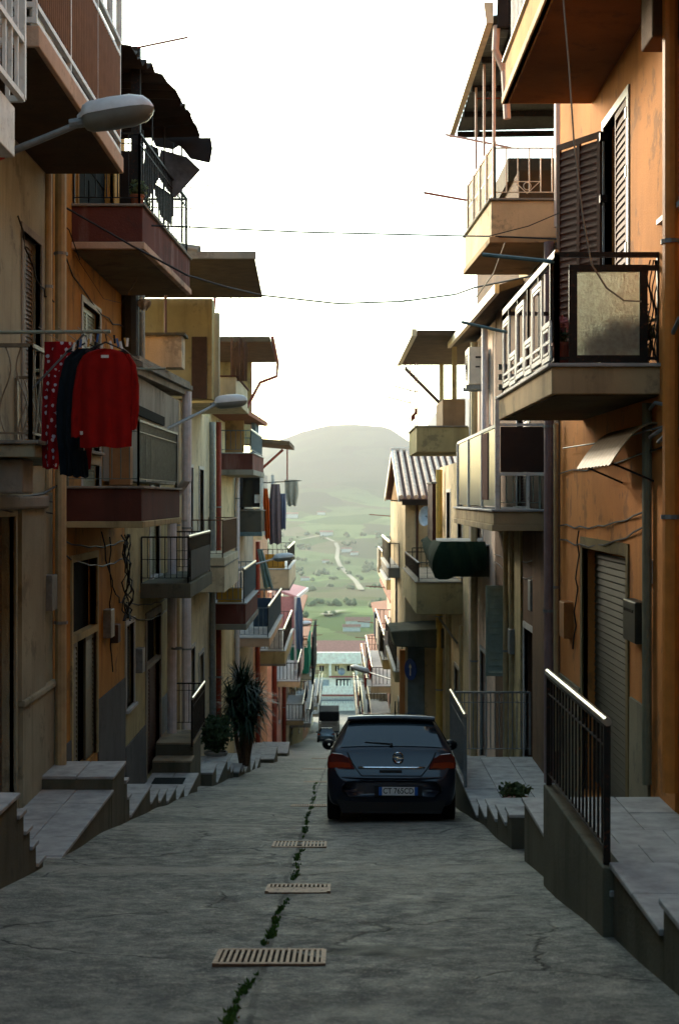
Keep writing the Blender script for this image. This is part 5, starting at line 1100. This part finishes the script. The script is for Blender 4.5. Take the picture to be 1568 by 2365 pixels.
M_RED = cloth('red_jersey', (140, 24, 20)); M_NAVY = cloth('dark_navy_cloth', (26, 34, 40))
GW = 'washing hung beside the nearest balcony'
YS = 12.5
t = thing('sweater', 'red long-sleeved sweater hung facing the street in front of the other washing', 'sweater', PY(245, 1030, YS), GW)
cloth_piece([(806, 226, 262), (812, 205, 282), (822, 192, 296), (850, 186, 304), (920, 186, 307), (990, 184, 306), (1033, 186, 304)], YS, M_RED, 'body', t, thick=.09, wr=.012, freq=3.2)
cloth_piece([(822, 192, 206), (850, 178, 200), (900, 170, 196), (960, 165, 190), (1010, 165, 190)], YS+.03, M_RED, 'sleeve', t, thick=.07, wr=.006, freq=1.5, nx=10)
cloth_piece([(818, 288, 300), (842, 300, 315), (890, 303, 322), (950, 302, 322), (992, 300, 316)], YS+.03, M_RED, 'sleeve', t, thick=.07, wr=.006, freq=1.5, nx=10)
c = PY(243, 823, YS-.062); MB().box(c.x-.033, c.x+.033, c.y-.003, c.y+.003, c.z-.012, c.z+.012).build('neck_label', M_WHITE, t)
c = PY(189, 1000, YS-.03); MB().box(c.x-.012, c.x+.012, c.y-.003, c.y+.003, c.z-.016, c.z+.016).build('cuff_button', M_WHITE, t)
hanger(t, 245, 777, YS)
t = thing('trousers', 'dark navy trousers and top hung between the red sweater and the patterned pyjamas', 'trousers', PY(165, 1100, YS+.35), GW)
cloth_piece([(806, 176, 228), (830, 150, 214), (880, 138, 205), (940, 132, 200), (1000, 132, 196), (1050, 138, 192), (1098, 140, 190)], YS+.35, M_NAVY, 'legs', t, thick=.12, wr=.03, freq=2.4)
cloth_piece([(1040, 160, 200), (1070, 166, 204), (1102, 170, 206)], YS+.3, M_NAVY, 'cuff', t, thick=.08)
hanger(t, 200, 779, YS+.35)
def mat_pattern():
    m = cloth('red_print_cloth', (140, 22, 30)); nt = m.node_tree; L = nt.links.new; b = nt.nodes['Principled BSDF']
    src = b.inputs['Base Color'].links[0].from_socket; g = nd(nt, 'ShaderNodeNewGeometry')
    vo = nd(nt, 'ShaderNodeTexVoronoi', Scale=15.0); vo.inputs['Randomness'].default_value = .55; L(g.outputs['Position'], vo.inputs['Vector'])
    n = nd(nt, 'ShaderNodeTexNoise', Scale=60.0); L(g.outputs['Position'], n.inputs['Vector'])
    ad = nd(nt, 'ShaderNodeMath', operation='MULTIPLY_ADD'); L(n.outputs['Fac'], ad.inputs[0]); ad.inputs[1].default_value = .28; L(vo.outputs['Distance'], ad.inputs[2])
    r = nd(nt, 'ShaderNodeMath', operation='LESS_THAN'); L(ad.outputs[0], r.inputs[0]); r.inputs[1].default_value = .42
    mx = nd(nt, 'ShaderNodeMix', data_type='RGBA'); mx.inputs['B'].default_value = s2l((196, 196, 206))+(1,); L(r.outputs[0], mx.inputs['Factor']); L(src, mx.inputs['A']); L(mx.outputs['Result'], b.inputs['Base Color']); return m
o = cloth_piece([(790, 104, 168), (830, 104, 166), (880, 101, 160), (950, 98, 152), (1020, 98, 148), (1082, 100, 134)], YS+.75, mat_pattern(), 'pyjamas', None, thick=.1, wr=.02, freq=2.5, label='red pyjama trousers with pale snowflake print, leftmost of the washing', cat='pyjamas', group=GW)
o = cloth_piece([(1030, 196, 214), (1060, 198, 212), (1084, 200, 210)], YS+.6, M_RED, 'cloth', None, thick=.04, label='scrap of red cloth showing just below the hem of the red sweater', cat='cloth', group=GW)
mb = MB(); rnd = random.Random(2)
PEGM = [M_WHITE, M_NAVY, paint('blue_peg', (70, 100, 150)), M_WHITE, paint('amber_peg', (190, 140, 60))]
for k in range(16):
    px = 172+k*8.2+rnd.uniform(-2, 2); c = PY(px, 778+rnd.uniform(-8, 14), YS+rnd.uniform(.1, .4)); q = MB(); q.bar(c, c+V((rnd.uniform(-.02, .02), 0, -.075)), .018, .012)
    tag(q.build('clothes_peg', PEGM[k % 5]), 'small clothes peg clipped to the line above the nearest washing', 'clothes peg', 'clothes pegs above the washing')
t = thing('cloth', 'white rag tied round the dark flue pipe under the upper oxblood balcony', 'rag', PY(333, 715, 24.6))
cloth_piece([(691, 322, 346), (698, 318, 350), (706, 320, 349), (716, 326, 340)], 24.6, cloth('white_rag', (196, 190, 178)), 'rag_body', t, thick=.08, wr=.02, freq=2)
# washing far down on the left
FAR_W = [('long orange cloth hanging past two floors, far down on the left', [(1128, 609, 618), (1160, 608, 622), (1245, 613, 624)], 52.5, (206, 92, 36)),
         ('long purple-brown sheet hanging beside the orange cloth on the left', [(1118, 626, 646), (1160, 622, 650), (1256, 622, 650)], 54.5, (128, 112, 112)),
         ('blue-white striped towel hung behind the purple-brown sheet on the left', [(1140, 648, 660), (1180, 648, 661), (1222, 650, 660)], 56.5, (110, 116, 136)),
         ('grey-tan blanket hung farthest out over the street on the left', [(1108, 657, 688), (1135, 658, 690), (1168, 664, 684)], 58.5, (168, 162, 146)),
         ('pale green curtain hanging from the railing below the orange cloth', [(1268, 594, 606), (1300, 600, 616), (1358, 610, 632)], 50.2, (128, 150, 146)),
         ('small white towel hung between the orange and purple sheets', [(1150, 618, 628), (1170, 618, 628), (1190, 620, 626)], 55.2, (206, 206, 210)),
         ('dark cloth over the far railing at the pink awning', [(1380, 686, 694), (1420, 682, 700), (1500, 684, 700)], 79.5, (84, 110, 140))]
for lab, rows, Y, c in FAR_W: cloth_piece(rows, Y, cloth('washing_%d_%d' % (c[0], c[1]), c), 'hanging_cloth', None, thick=.05, wr=.06, freq=2.2, label=lab, cat='cloth', group='washing hung down the left of the street', nx=12)
mb = MB()
for Y in (52.5, 54.5, 56.5, 58.5): mb.tube([V((-3.75, Y, wz(1118, Y))), V((-1.55, Y, wz(1110, Y)))], .012, 5)
tag(mb.build('drying_rack', M_IRON), 'thin drying rack poles carrying the washing over the street on the left', 'drying rack')
o = cloth_piece([(508, 1286, 1296), (540, 1282, 1296), (572, 1290, 1296)], 19.0, cloth('white_rag', (196, 190, 178)), 'white_cloth', None, thick=.03, label='scrap of white cloth showing beside the open brown shutter on the right', cat='cloth')
# ------------------------------------------------------------------ street lamps
def lamp(label, base, neck, tip, arm_m=None, tape=False):
    base, neck, tip = V(base), V(neck), V(tip); t = thing('street_lamp', label, 'street lamp', base, 'wall-mounted street lamps')
    MB().tube([base, base.lerp(neck, .6), neck], [.034, .034, .03], 10).build('arm', arm_m or M_GALV, t)
    MB().box(base.x-.02, base.x+.04, base.y-.08, base.y+.08, base.z-.18, base.z+.18).build('wall_plate', M_GALV, t)
    d = (tip-neck); L_ = d.length; d.normalize(); w = d.cross(V((0, 0, 1))).normalized(); up = w.cross(d)
    rows = []; PR = [(-.06, .04, .04), (.0, .06, .07), (.04, .12, .12), (.12, .16, .145), (.4, .18, .155), (.7, .18, .15), (.88, .15, .12), (.96, .10, .07), (1.0, .03, .02)]
    for s_, hw, hh in PR: rows.append([neck+d*(L_*s_)+w*(hw*math.cos(a))+up*(hh*math.sin(a)+.03) for a in [PI*k/10 for k in range(11)]])
    hd = MB().grid(rows).build('lamp_head', paint('lamp_housing', (192, 198, 200), rough=.4), t, smooth=True)
    rows = []
    for s_, hw, hh in PR[1:]: rows.append([neck+d*(L_*s_)+w*(hw*.97*math.cos(a))+up*(-hh*.9*math.sin(a)+.03) for a in [PI*k/10 for k in range(11)]])
    MB().grid(rows).build('diffuser', paint('lamp_bowl', (112, 120, 118), rough=.3), hd, smooth=True)
    q = MB(); q.tube([neck-d*.12, neck+d*.05], [.045, .05], 10); q.build('collar', M_GALV, hd)
    if tape: q = MB(); a = base.lerp(neck, .44); q.tube([a, base.lerp(neck, .485)], .037, 10); q.build('tape', paint('red_tape', (170, 40, 34)), t)
    return t
lamp('grey street lamp nearest the camera, its arm wrapped with red tape', PY(-163, 428, 13), PY(192, 282, 13), PY(357, 256, 13), tape=True)
lamp('second street lamp, in front of the cream parapet on the left', (-3.72, 26.3, wz(1024, 26.3)), PY(500, 934, 29.4), PY(570, 928, 29.8))
lamp('third street lamp on the left, over the cream balcony down the hill', (-3.72, 46, wz(1322, 46)), PY(634, 1291, 50), PY(678, 1287, 50.5))
lamp('fourth street lamp, small and far down the left beside the green drapery', (-3.7, 76, wz(1500, 76)), PY(690, 1443, 80), PY(718, 1440, 81))
lamp('lone street lamp on the right side, above the roof of the parked blue car', (3.15, 66, wz(1582, 66)), PY(850, 1552, 70), PY(811, 1540, 71))
# ------------------------------------------------------------------ cables across the street
def cable(label, pts, r=.008, m=None, sag=0):
    P = []
    for a, b in zip(pts, pts[1:]):
        a, b = V(a), V(b)
        for k in range(8): t_ = k/8; P.append(a.lerp(b, t_)+V((0, 0, -sag*4*t_*(1-t_))))
    P.append(V(pts[-1])); mb = MB(); mb.tube(P, r, 6); o = mb.build('overhead_cable', m or M_CABLE); tag(o, label, 'cable', 'cables strung across the street'); return o
cable('upper cable crossing from the oxblood balcony to the white-railed terrace', [PY(150, 508, 20.3), PY(325, 520, 20.6), PY(435, 524, 21), PY(700, 536, 22), PY(1035, 544, 22.4), PY(1145, 546, 21.2), PY(1290, 552, 20.6)], .013)
cable('lower sagging cable crossing from under the oxblood balcony to the right-hand eave', [PY(150, 478, 19.4), PY(310, 570, 19.6), PY(434, 636, 20.5), PY(520, 662, 21.5), PY(606, 682, 23), PY(780, 701, 24), PY(930, 696, 24), PY(1050, 680, 23), PY(1095, 664, 22), PY(1262, 630, 20.5)], .015)
cable('thin twin of the lower cable, just above it at the right-hand eave', [PY(930, 694, 24.2), PY(1000, 678, 24), PY(1090, 655, 22.6)], .005)
cable('twisted cable running from the wall terminal to the oxblood balcony on the left', [PY(0, 395, 17), PY(62, 430, 18.4), PY(108, 492, 18.9), PY(160, 530, 19.2), PY(185, 600, 19.6)], .009)
cable('thin drooping wire under the upper oxblood balcony on the left', [PY(175, 590, 20), PY(240, 690, 21), PY(282, 700, 22), PY(330, 625, 22.5), PY(460, 640, 24)], .004)
cable('pale cord dangling from the top balcony down to the glass screen on the right', [PY(1300, -5, 13.8), PY(1313, 150, 13.8), PY(1325, 330, 13.8), PY(1345, 500, 13.8), PY(1365, 610, 13.85), PY(1400, 665, 13.9), PY(1440, 694, 13.95), PY(1480, 696, 14.05)], .0085, M_ROPE)
cable('slack rope tied from the teal pole down to the veranda on the right', [PY(1166, 560, 18.5), PY(1140, 630, 20), PY(1098, 688, 23)], .011, M_ROPE)
cable('thin wires from the teal pole to the brown shutter on the right', [PY(1130, 545, 17.5), PY(1220, 522, 17.2), PY(1290, 492, 17)], .006)
cable('black cable bundle along the wall below the wavy-railed balcony on the left', [PX(2, 1162, -3.68), PX(45, 1148, -3.66), PX(100, 1140, -3.66), PX(135, 1120, -3.66)], .014)
# antennas
def antenna(label, pts, r=.012):
    mb = MB()
    for a in pts: mb.tube(a, r, 5)
    o = mb.build('antenna', M_REDP); tag(o, label, 'antenna'); return o
antenna('thin cross-shaped roof antenna above the brown canopy on the left', [[PY(438, 560, 31), PY(441, 430, 31)], [PY(428, 432, 31), PY(507, 428, 31)], [PY(480, 398, 31), PY(478, 466, 31)], [PY(430, 484, 31), PY(522, 463, 31)]])
antenna('twin antenna rods sticking out beyond the tiled eave on the left', [[PY(655, 982, 60), PY(677, 968, 60)], [PY(662, 992, 60), PY(690, 978, 60)]], .02)
o = MB(); o.lathe(PY(983, 1192, 44.3), [(.02, .16), (.16, .11), (.27, .03), (.31, -.04), (.315, -.04)], 22, ax=(.75, .5, -.1)); d = o.build('satellite_dish', paint('dish_white', (200, 208, 214))); tag(d, 'white satellite dish on the cream gabled house at the right', 'satellite dish')
mb = MB(); mb.tube([PY(983, 1192, 44.3), PY(992, 1196, 45.0), PY(992, 1210, 46)], .02, 6); mb.build('bracket', M_GALV, d)
# sign on the right
t = thing('round_sign', 'blue round sign with a white arrow beside the grey-blue door under the mossy concrete porch', 'sign', PY(948, 1545, 45.5))
c = PY(948, 1546, 45.7); mb = MB(); mb.lathe(c, [(.01, .012), (.34, .012), (.34, -.012), (.01, -.012)], 26, ax=(-.86, -.51, 0)); mb.build('plate', mat('blue_sign', (28, 70, 150), rough=.5, bump=0), t)
mb = MB(); n_ = V((-.86, -.51, 0)); u_ = V((.51, -.86, 0)); c2 = c+n_*.016; mb.poly([c2+u_*-.03+V((0, 0, -.2)), c2+u_*.03+V((0, 0, -.2)), c2+u_*.03+V((0, 0, .06)), c2+u_*-.03+V((0, 0, .06))]); mb.poly([c2+u_*-.09+V((0, 0, .06)), c2+u_*.09+V((0, 0, .06)), c2+V((0, 0, .19))]); mb.build('arrow', M_WHITE, t)
o = MB(); o.lathe(PY(636, 1622, 84), [(.01, .02), (.36, .02), (.36, -.02), (.01, -.02)], 22, ax=(1, -.5, 0)); d = o.build('round_sign', M_IRON); tag(d, 'dark round sign seen from behind on the pole by the pink house', 'sign')
mb = MB(); mb.tube([PY(634, 1628, 84.1), PY(634, 1730, 84.1)], .03, 6); mb.build('pole', M_IRON, d)
# ------------------------------------------------------------------ vehicles
M_CARP = mat('dark_blue_car_paint', (14, 24, 40), rough=.4, metal=.2, var=.06, bump=0, spec=.4, coat=.6)
M_TYRE = mat('tyre_rubber', (20, 20, 20), rough=.9, bump=0); M_TRIM = mat('black_trim', (16, 16, 17), rough=.55, bump=0); M_CHROME = metal('chrome', (210, 212, 216), rough=.12, m=1.0)
M_TAIL = mat('red_tail_lens', (96, 20, 15), rough=.2, var=.1, bump=0, spec=.6, coat=.6); M_AMBER = mat('amber_lens', (160, 52, 22), rough=.2, bump=0, coat=.6)
M_CARGL = mat('tinted_car_glass', (12, 30, 38), rough=.04, var=.05, bump=0, spec=.75)
ST = [  # s, half width, bottom, belt height, roof half width, roof height
    (0.0, .66, .34, .50, .60, .55), (.03, .78, .26, .55, .72, .61), (.07, .845, .21, .72, .80, .80), (.11, .865, .19, .88, .77, .955), (.17, .873, .19, .925, .725, 1.01), (.30, .876, .19, .935, .67, 1.155), (.46, .878, .19, .94, .615, 1.325), (.58, .878, .19, .94, .59, 1.408),
    (.8, .878, .19, .945, .585, 1.436), (1.3, .878, .19, .95, .585, 1.458), (1.9, .878, .19, .95, .585, 1.46), (2.35, .876, .19, .95, .58, 1.42), (2.75, .873, .19, .95, .60, 1.22), (3.08, .868, .19, .95, .66, 1.03), (3.25, .865, .19, .94, .72, .975), (3.7, .85, .19, .86, .70, .90), (4.02, .80, .2, .74, .66, .79), (4.18, .70, .22, .6, .56, .66), (4.25, .5, .28, .48, .4, .55)]
def car(label, loc, yaw, slope, paint_m, scale=(1, 1, 1), plate=None, detail=True, group=None):
    t = thing('parked_car', label, 'car', loc, group); o0 = V(loc)
    Mx = Matrix.Rotation(yaw, 3, 'Z') @ Matrix.Rotation(-slope, 3, 'X')
    W = lambda x, s_, z: o0+Mx @ V((x*scale[0], s_*scale[1], z*scale[2]))
    rows = []
    for s_, w, zb, zl, wr, zr in ST:
        half = [(0, zb), (w*.86, zb), (w*.965, zb+.07), (w, lerp(zb, zl, .45)), (w*.995, lerp(zb, zl, .8)), (w*.955, zl), (lerp(w*.94, wr, .55), lerp(zl, zr, .55)), (wr, zr-.045*min(1, (zr-zl)*6)), (wr*.84, zr-.012), (wr*.42, zr-.002), (0, zr)]
        rows.append([W(x, s_, z) for x, z in half]+[W(-x, s_, z) for x, z in half[-2:0:-1]])
    mb = MB(); mb.grid(rows, close=True); n = len(rows[0])
    mb.f.append(tuple(range(n))); mb.f.append(tuple(range(len(mb.v)-n, len(mb.v))))
    body = mb.build('body', paint_m, t, smooth=True, subsurf=2)
    def roofz(s_): return interp(s_, [(r[0], r[5]) for r in ST])
    def roofw(s_): return interp(s_, [(r[0], r[4]) for r in ST])
    # rear window, windscreen, side glass
    q = MB(); q.grid([[W(lerp(-1, 1, j/12)*roofw(s_)*.95, s_-.012, roofz(s_)+.004-.018*abs(lerp(-1, 1, j/12))**3) for j in range(13)] for s_ in [.165+.033*k for k in range(11)]]); rw = q.build('rear_window', M_CARGL, t, smooth=True)
    q = MB(); q.grid([[W(lerp(-1, 1, j/8)*roofw(s_)*.93, s_+.02, roofz(s_)+.012) for j in range(9)] for s_ in [2.42+.08*k for k in range(8)]]); q.build('windscreen', M_CARGL, t, smooth=True)
    for sd in (-1, 1):
        q = MB(); q.grid([[W(sd*(lerp(.84, .615, k/4)+.004), s_ if k < 3 else lerp(s_, 1.5, .14*(k-2)), lerp(.965, 1.36, k/4)) for k in range(5)] for s_ in (.72, 1.2, 1.7, 2.2, 2.72)]); q.build('side_window', M_CARGL, t, smooth=True)
    q = MB(); q.grid([[W(lerp(-1, 1, j/10)*.60, s_, z-.02*abs(lerp(-1, 1, j/10))**2.5) for j in range(11)] for s_, z in ((.43, 1.36), (.40, 1.395), (.46, 1.425), (.62, 1.432), (.66, 1.425))]); q.build('spoiler', paint_m, t, smooth=True)
    for sd in (-1, 1):
        pts = [(.49, .70), (.53, .78), (.575, .86), (.66, .90), (.80, .915), (.852, .87), (.868, .78), (.865, .71), (.70, .695)]
        q = MB(); q.prism([W(sd*x, .022+.055*(max(0, x-.5)/.36)**2, z) for x, z in pts], Mx @ V((0, .2, 0))); tl = q.build('tail_light', M_TAIL, t, bevel=.012)
        q = MB(); q.prism([W(sd*x, .016+.055*(max(0, x-.5)/.36)**2, z) for x, z in [(.54, .725), (.565, .785), (.74, .80), (.84, .79), (.84, .72)]], Mx @ V((0, .02, 0))); q.build('indicator', M_AMBER, tl)
        q = MB(); rowsm = []
        for k, (r, a) in enumerate(((.02, -.10), (.075, -.08), (.1, 0), (.09, .08), (.02, .11))): rowsm.append([W(sd*(.93+r*1.1*math.cos(2*PI*j/12)), 2.78+a, 1.0+r*.85*math.sin(2*PI*j/12)) for j in range(12)])
        q.grid(rowsm, close=True); q.poly([W(sd*.86, 2.75, .96), W(sd*.92, 2.75, .96), W(sd*.92, 2.85, 1.0), W(sd*.86, 2.85, 1.0)]); mr = q.build('door_mirror', M_TRIM, t, smooth=True)
        for s_ in (.80, 3.41):
            ax = Mx @ V((sd, 0, 0)); c = W(sd*.70, s_, .305)
            q = MB(); q.lathe(c, [(.2, .0), (.29, .01), (.31, .03), (.31, .16), (.29, .18), (.2, .17)], 24, ax=ax); wh = q.build('wheel', M_TYRE, t, smooth=False)
            q = MB(); q.lathe(c, [(.01, .172), (.19, .166), (.205, .178)], 20, ax=ax)
            for k in range(5):
                a = 2*PI*k/5; d = Mx @ V((0, math.cos(a), math.sin(a))); q.bar(c+ax*.175, c+ax*.175+d*.19, .035, .02, up=ax)
            q.build('rim', M_GALV, wh)
    q = MB(); q.prism([W(-.66, .03, .12), W(.66, .03, .12), W(.74, .03, .3), W(-.74, .03, .3)], Mx @ V((0, 3.9, 0))); q.build('bumper_insert', M_TRIM, t)
    q = MB(); q.tube([W(lerp(-.78, .78, k/12), -.012+.075*abs(lerp(-1, 1, k/12))**3, .588) for k in range(13)], .014, 6); q.build('bumper_edge', paint_m, t, smooth=True)
    q = MB(); q.tube([W(lerp(-.45, .45, k/10), .038+.012*abs(lerp(-1, 1, k/10))**2, .722) for k in range(11)], .015, 8); q.build('chrome_strip', M_CHROME, t, smooth=True)
    if not detail: return t
    # tailgate seams, number plate, emblem, wiper, aerial
    q = MB()
    for sd in (-1, 1): q.tube([W(sd*.60, .085, .93), W(sd*.53, .05, .79), W(sd*.47, .035, .70), W(sd*.40, .02, .615)], .006, 5)
    q.tube([W(-.40, .02, .615), W(.40, .02, .615)], .006, 5); q.build('tailgate_seam', M_TRIM, t)
    pc = W(.09, -.03, .415); up = Mx @ V((0, 0, 1)); fw = Mx @ V((0, 1, 0)); rt = Mx @ V((1, 0, 0))
    q = MB(); q.para(W(-.23, -.016, .34), rt*.64, fw*.03, up*.15); ph = q.build('plate_holder', M_TRIM, t, bevel=.006)
    q = MB(); q.para(W(-.17, -.026, .36), rt*.52, fw*.012, up*.11); pl = q.build('number_plate', mat('plate_white', (214, 216, 214), rough=.4, bump=0, var=.05), t)
    for x in (-.17, .307): q = MB(); q.para(W(x, -.0275, .36), rt*.043, fw*.004, up*.11); q.build('blue_band', mat('plate_blue', (28, 84, 160), rough=.4, bump=0), pl)
    cu = bpy.data.curves.new('plate_text', 'FONT'); cu.body = plate; cu.size = .108; cu.align_x = 'CENTER'; cu.align_y = 'CENTER'; cu.extrude = .001; cu.offset = .0012
    tx = bpy.data.objects.new('plate_text', cu); COL.objects.link(tx); cu.materials.append(M_TRIM);     c = W(.09, -.0295, .415); dg = bpy.context.evaluated_depsgraph_get(); me = bpy.data.meshes.new_from_object(tx.evaluated_get(dg)); bpy.data.objects.remove(tx)
    tx = bpy.data.objects.new('plate_text', me); COL.objects.link(tx); tx.parent = pl
    tx.location = c-o0; tx.rotation_euler = (Mx @ Matrix.Rotation(PI/2, 3, 'X')).to_euler(); tx.scale = (.84, .95, 1)
    ec = W(.09, .032, .855); q = MB(); q.lathe(ec, [(.056, -.006), (.066, .006), (.076, -.006)], 24, ax=-fw)
    q.poly([ec-fw*.012+rt*a+up*b for a, b in ((-.085, .012), (.02, .012), (-.005, -.004), (.085, -.004), (-.02, -.02), (.005, -.004))]); q.build('emblem', M_CHROME, t)
    q = MB(); q.bar(W(-.02, .17, 1.035), W(-.36, .2, 1.055), .022, .02); q.tube([W(0, .15, 1.0), W(0, .2, 1.03)], .025, 8); q.build('rear_wiper', M_TRIM, rw)
    q = MB(); q.tube([W(.06, .72, 1.44), W(.06, .64, 1.62)], [.012, .008], 6); q.build('aerial', M_TRIM, t)
    q = MB(); q.para(W(-.16, .03, .655), rt*.3, fw*.02, up*.035); q.build('handle_recess', M_TRIM, t)
    q = MB(); q.grid([[W(x, s_, roofz(s_)+.012) for x in (-.4, 0, .4)] for s_ in (.95, 1.3, 1.7)]); q.build('sunroof', M_CARGL, t, smooth=True)
    return t
SL = math.atan(.163)
yr = 19.0
car('dark blue hatchback parked on the right, number plate CT 765CD', (.695, yr, rz(yr)+.01), math.radians(-1.5), SL, M_CARP, plate='CT 765CD')
M_CAR2 = mat('grey_green_car_paint', (70, 78, 80), rough=.3, metal=.4, var=.06, bump=0, coat=1.0)
yr = 139
car('small dark grey car parked far down the street behind the lorry', (-1.3, yr, rz(yr)+.02), 0, SL, M_CAR2, scale=(1, .95, 1), detail=False)
# lorry with a loaded cargo bed
yr = 150.; zr_ = rz(yr); x0, x1 = -2.2, .0; sl = .1
t = thing('parked_lorry', 'dark lorry with a slatted cargo bed parked beyond the small grey car', 'lorry', ((x0+x1)/2, yr, zr_))
MB().box(x0+.05, x1-.05, yr+.1, yr+4.6, zr_+1.95, zr_+2.95).build('cargo_cover', mat('dark_tarpaulin', (30, 26, 24), rough=.9), t, bevel=.08)
mb = MB()
for k in range(5): mb.box(x0, x1, yr, yr+.07, zr_+.95+.2*k, zr_+1.09+.2*k)
for x in (x0, x1-.08): mb.box(x, x+.08, yr-.02, yr+.08, zr_+.9, zr_+2.9)
for k in range(4): mb.box(x0-.02, x0+.05, yr+.1, yr+4.6, zr_+.95+.24*k, zr_+1.12+.24*k); mb.box(x1-.05, x1+.02, yr+.1, yr+4.6, zr_+.95+.24*k, zr_+1.12+.24*k)
mb.build('bed_slats', mat('grey_brown_slats', (164, 154, 142), rough=.8), t)
MB().box(x0, x1, yr, yr+4.7, zr_+.75, zr_+.9).build('bed_floor', M_TRIM, t); MB().box(x0+.15, x1-.15, yr+4.7, yr+6.3, zr_+.5, zr_+2.2).build('cab', paint('lorry_cab', (120, 112, 104)), t, bevel=.12)
MB().box(x0+.1, x1-.1, yr-.03, yr+.03, zr_+.6, zr_+.74).build('bumper', M_WHITE, t)
for x in (x0+.12, x1-.42):
    q = MB(); q.box(x, x+.3, yr-.05, yr-.02, zr_+.62, zr_+.72); q.build('tail_light', M_TAIL, t)
    for y in (yr+1.0, yr+5.2): q = MB(); q.lathe((x+.05, y, zr_+.36-.1*(y-yr)), [(.18, 0), (.38, .02), (.4, .06), (.4, .2), (.38, .24), (.18, .24)], 18, ax=(1, 0, 0)); q.build('wheel', M_TYRE, t)
# ------------------------------------------------------------------ haze
mb = MB(); mb.box(-9500, 9500, -40, 9600, -160, 760)
hz = mb.build('haze', None); hz.data.materials.clear()
hm = bpy.data.materials.new('haze_air'); hm.use_nodes = True; nt = hm.node_tree
nt.nodes.remove(nt.nodes['Principled BSDF']); pv = nt.nodes.new('ShaderNodeVolumePrincipled')
pv.inputs['Color'].default_value = (.98, .96, 1.0, 1); pv.inputs['Density'].default_value = 5.2e-5; pv.inputs['Anisotropy'].default_value = .3
nt.links.new(pv.outputs[0], nt.nodes['Material Output'].inputs['Volume']); hz.data.materials.append(hm); tag(hz, kind='stuff')
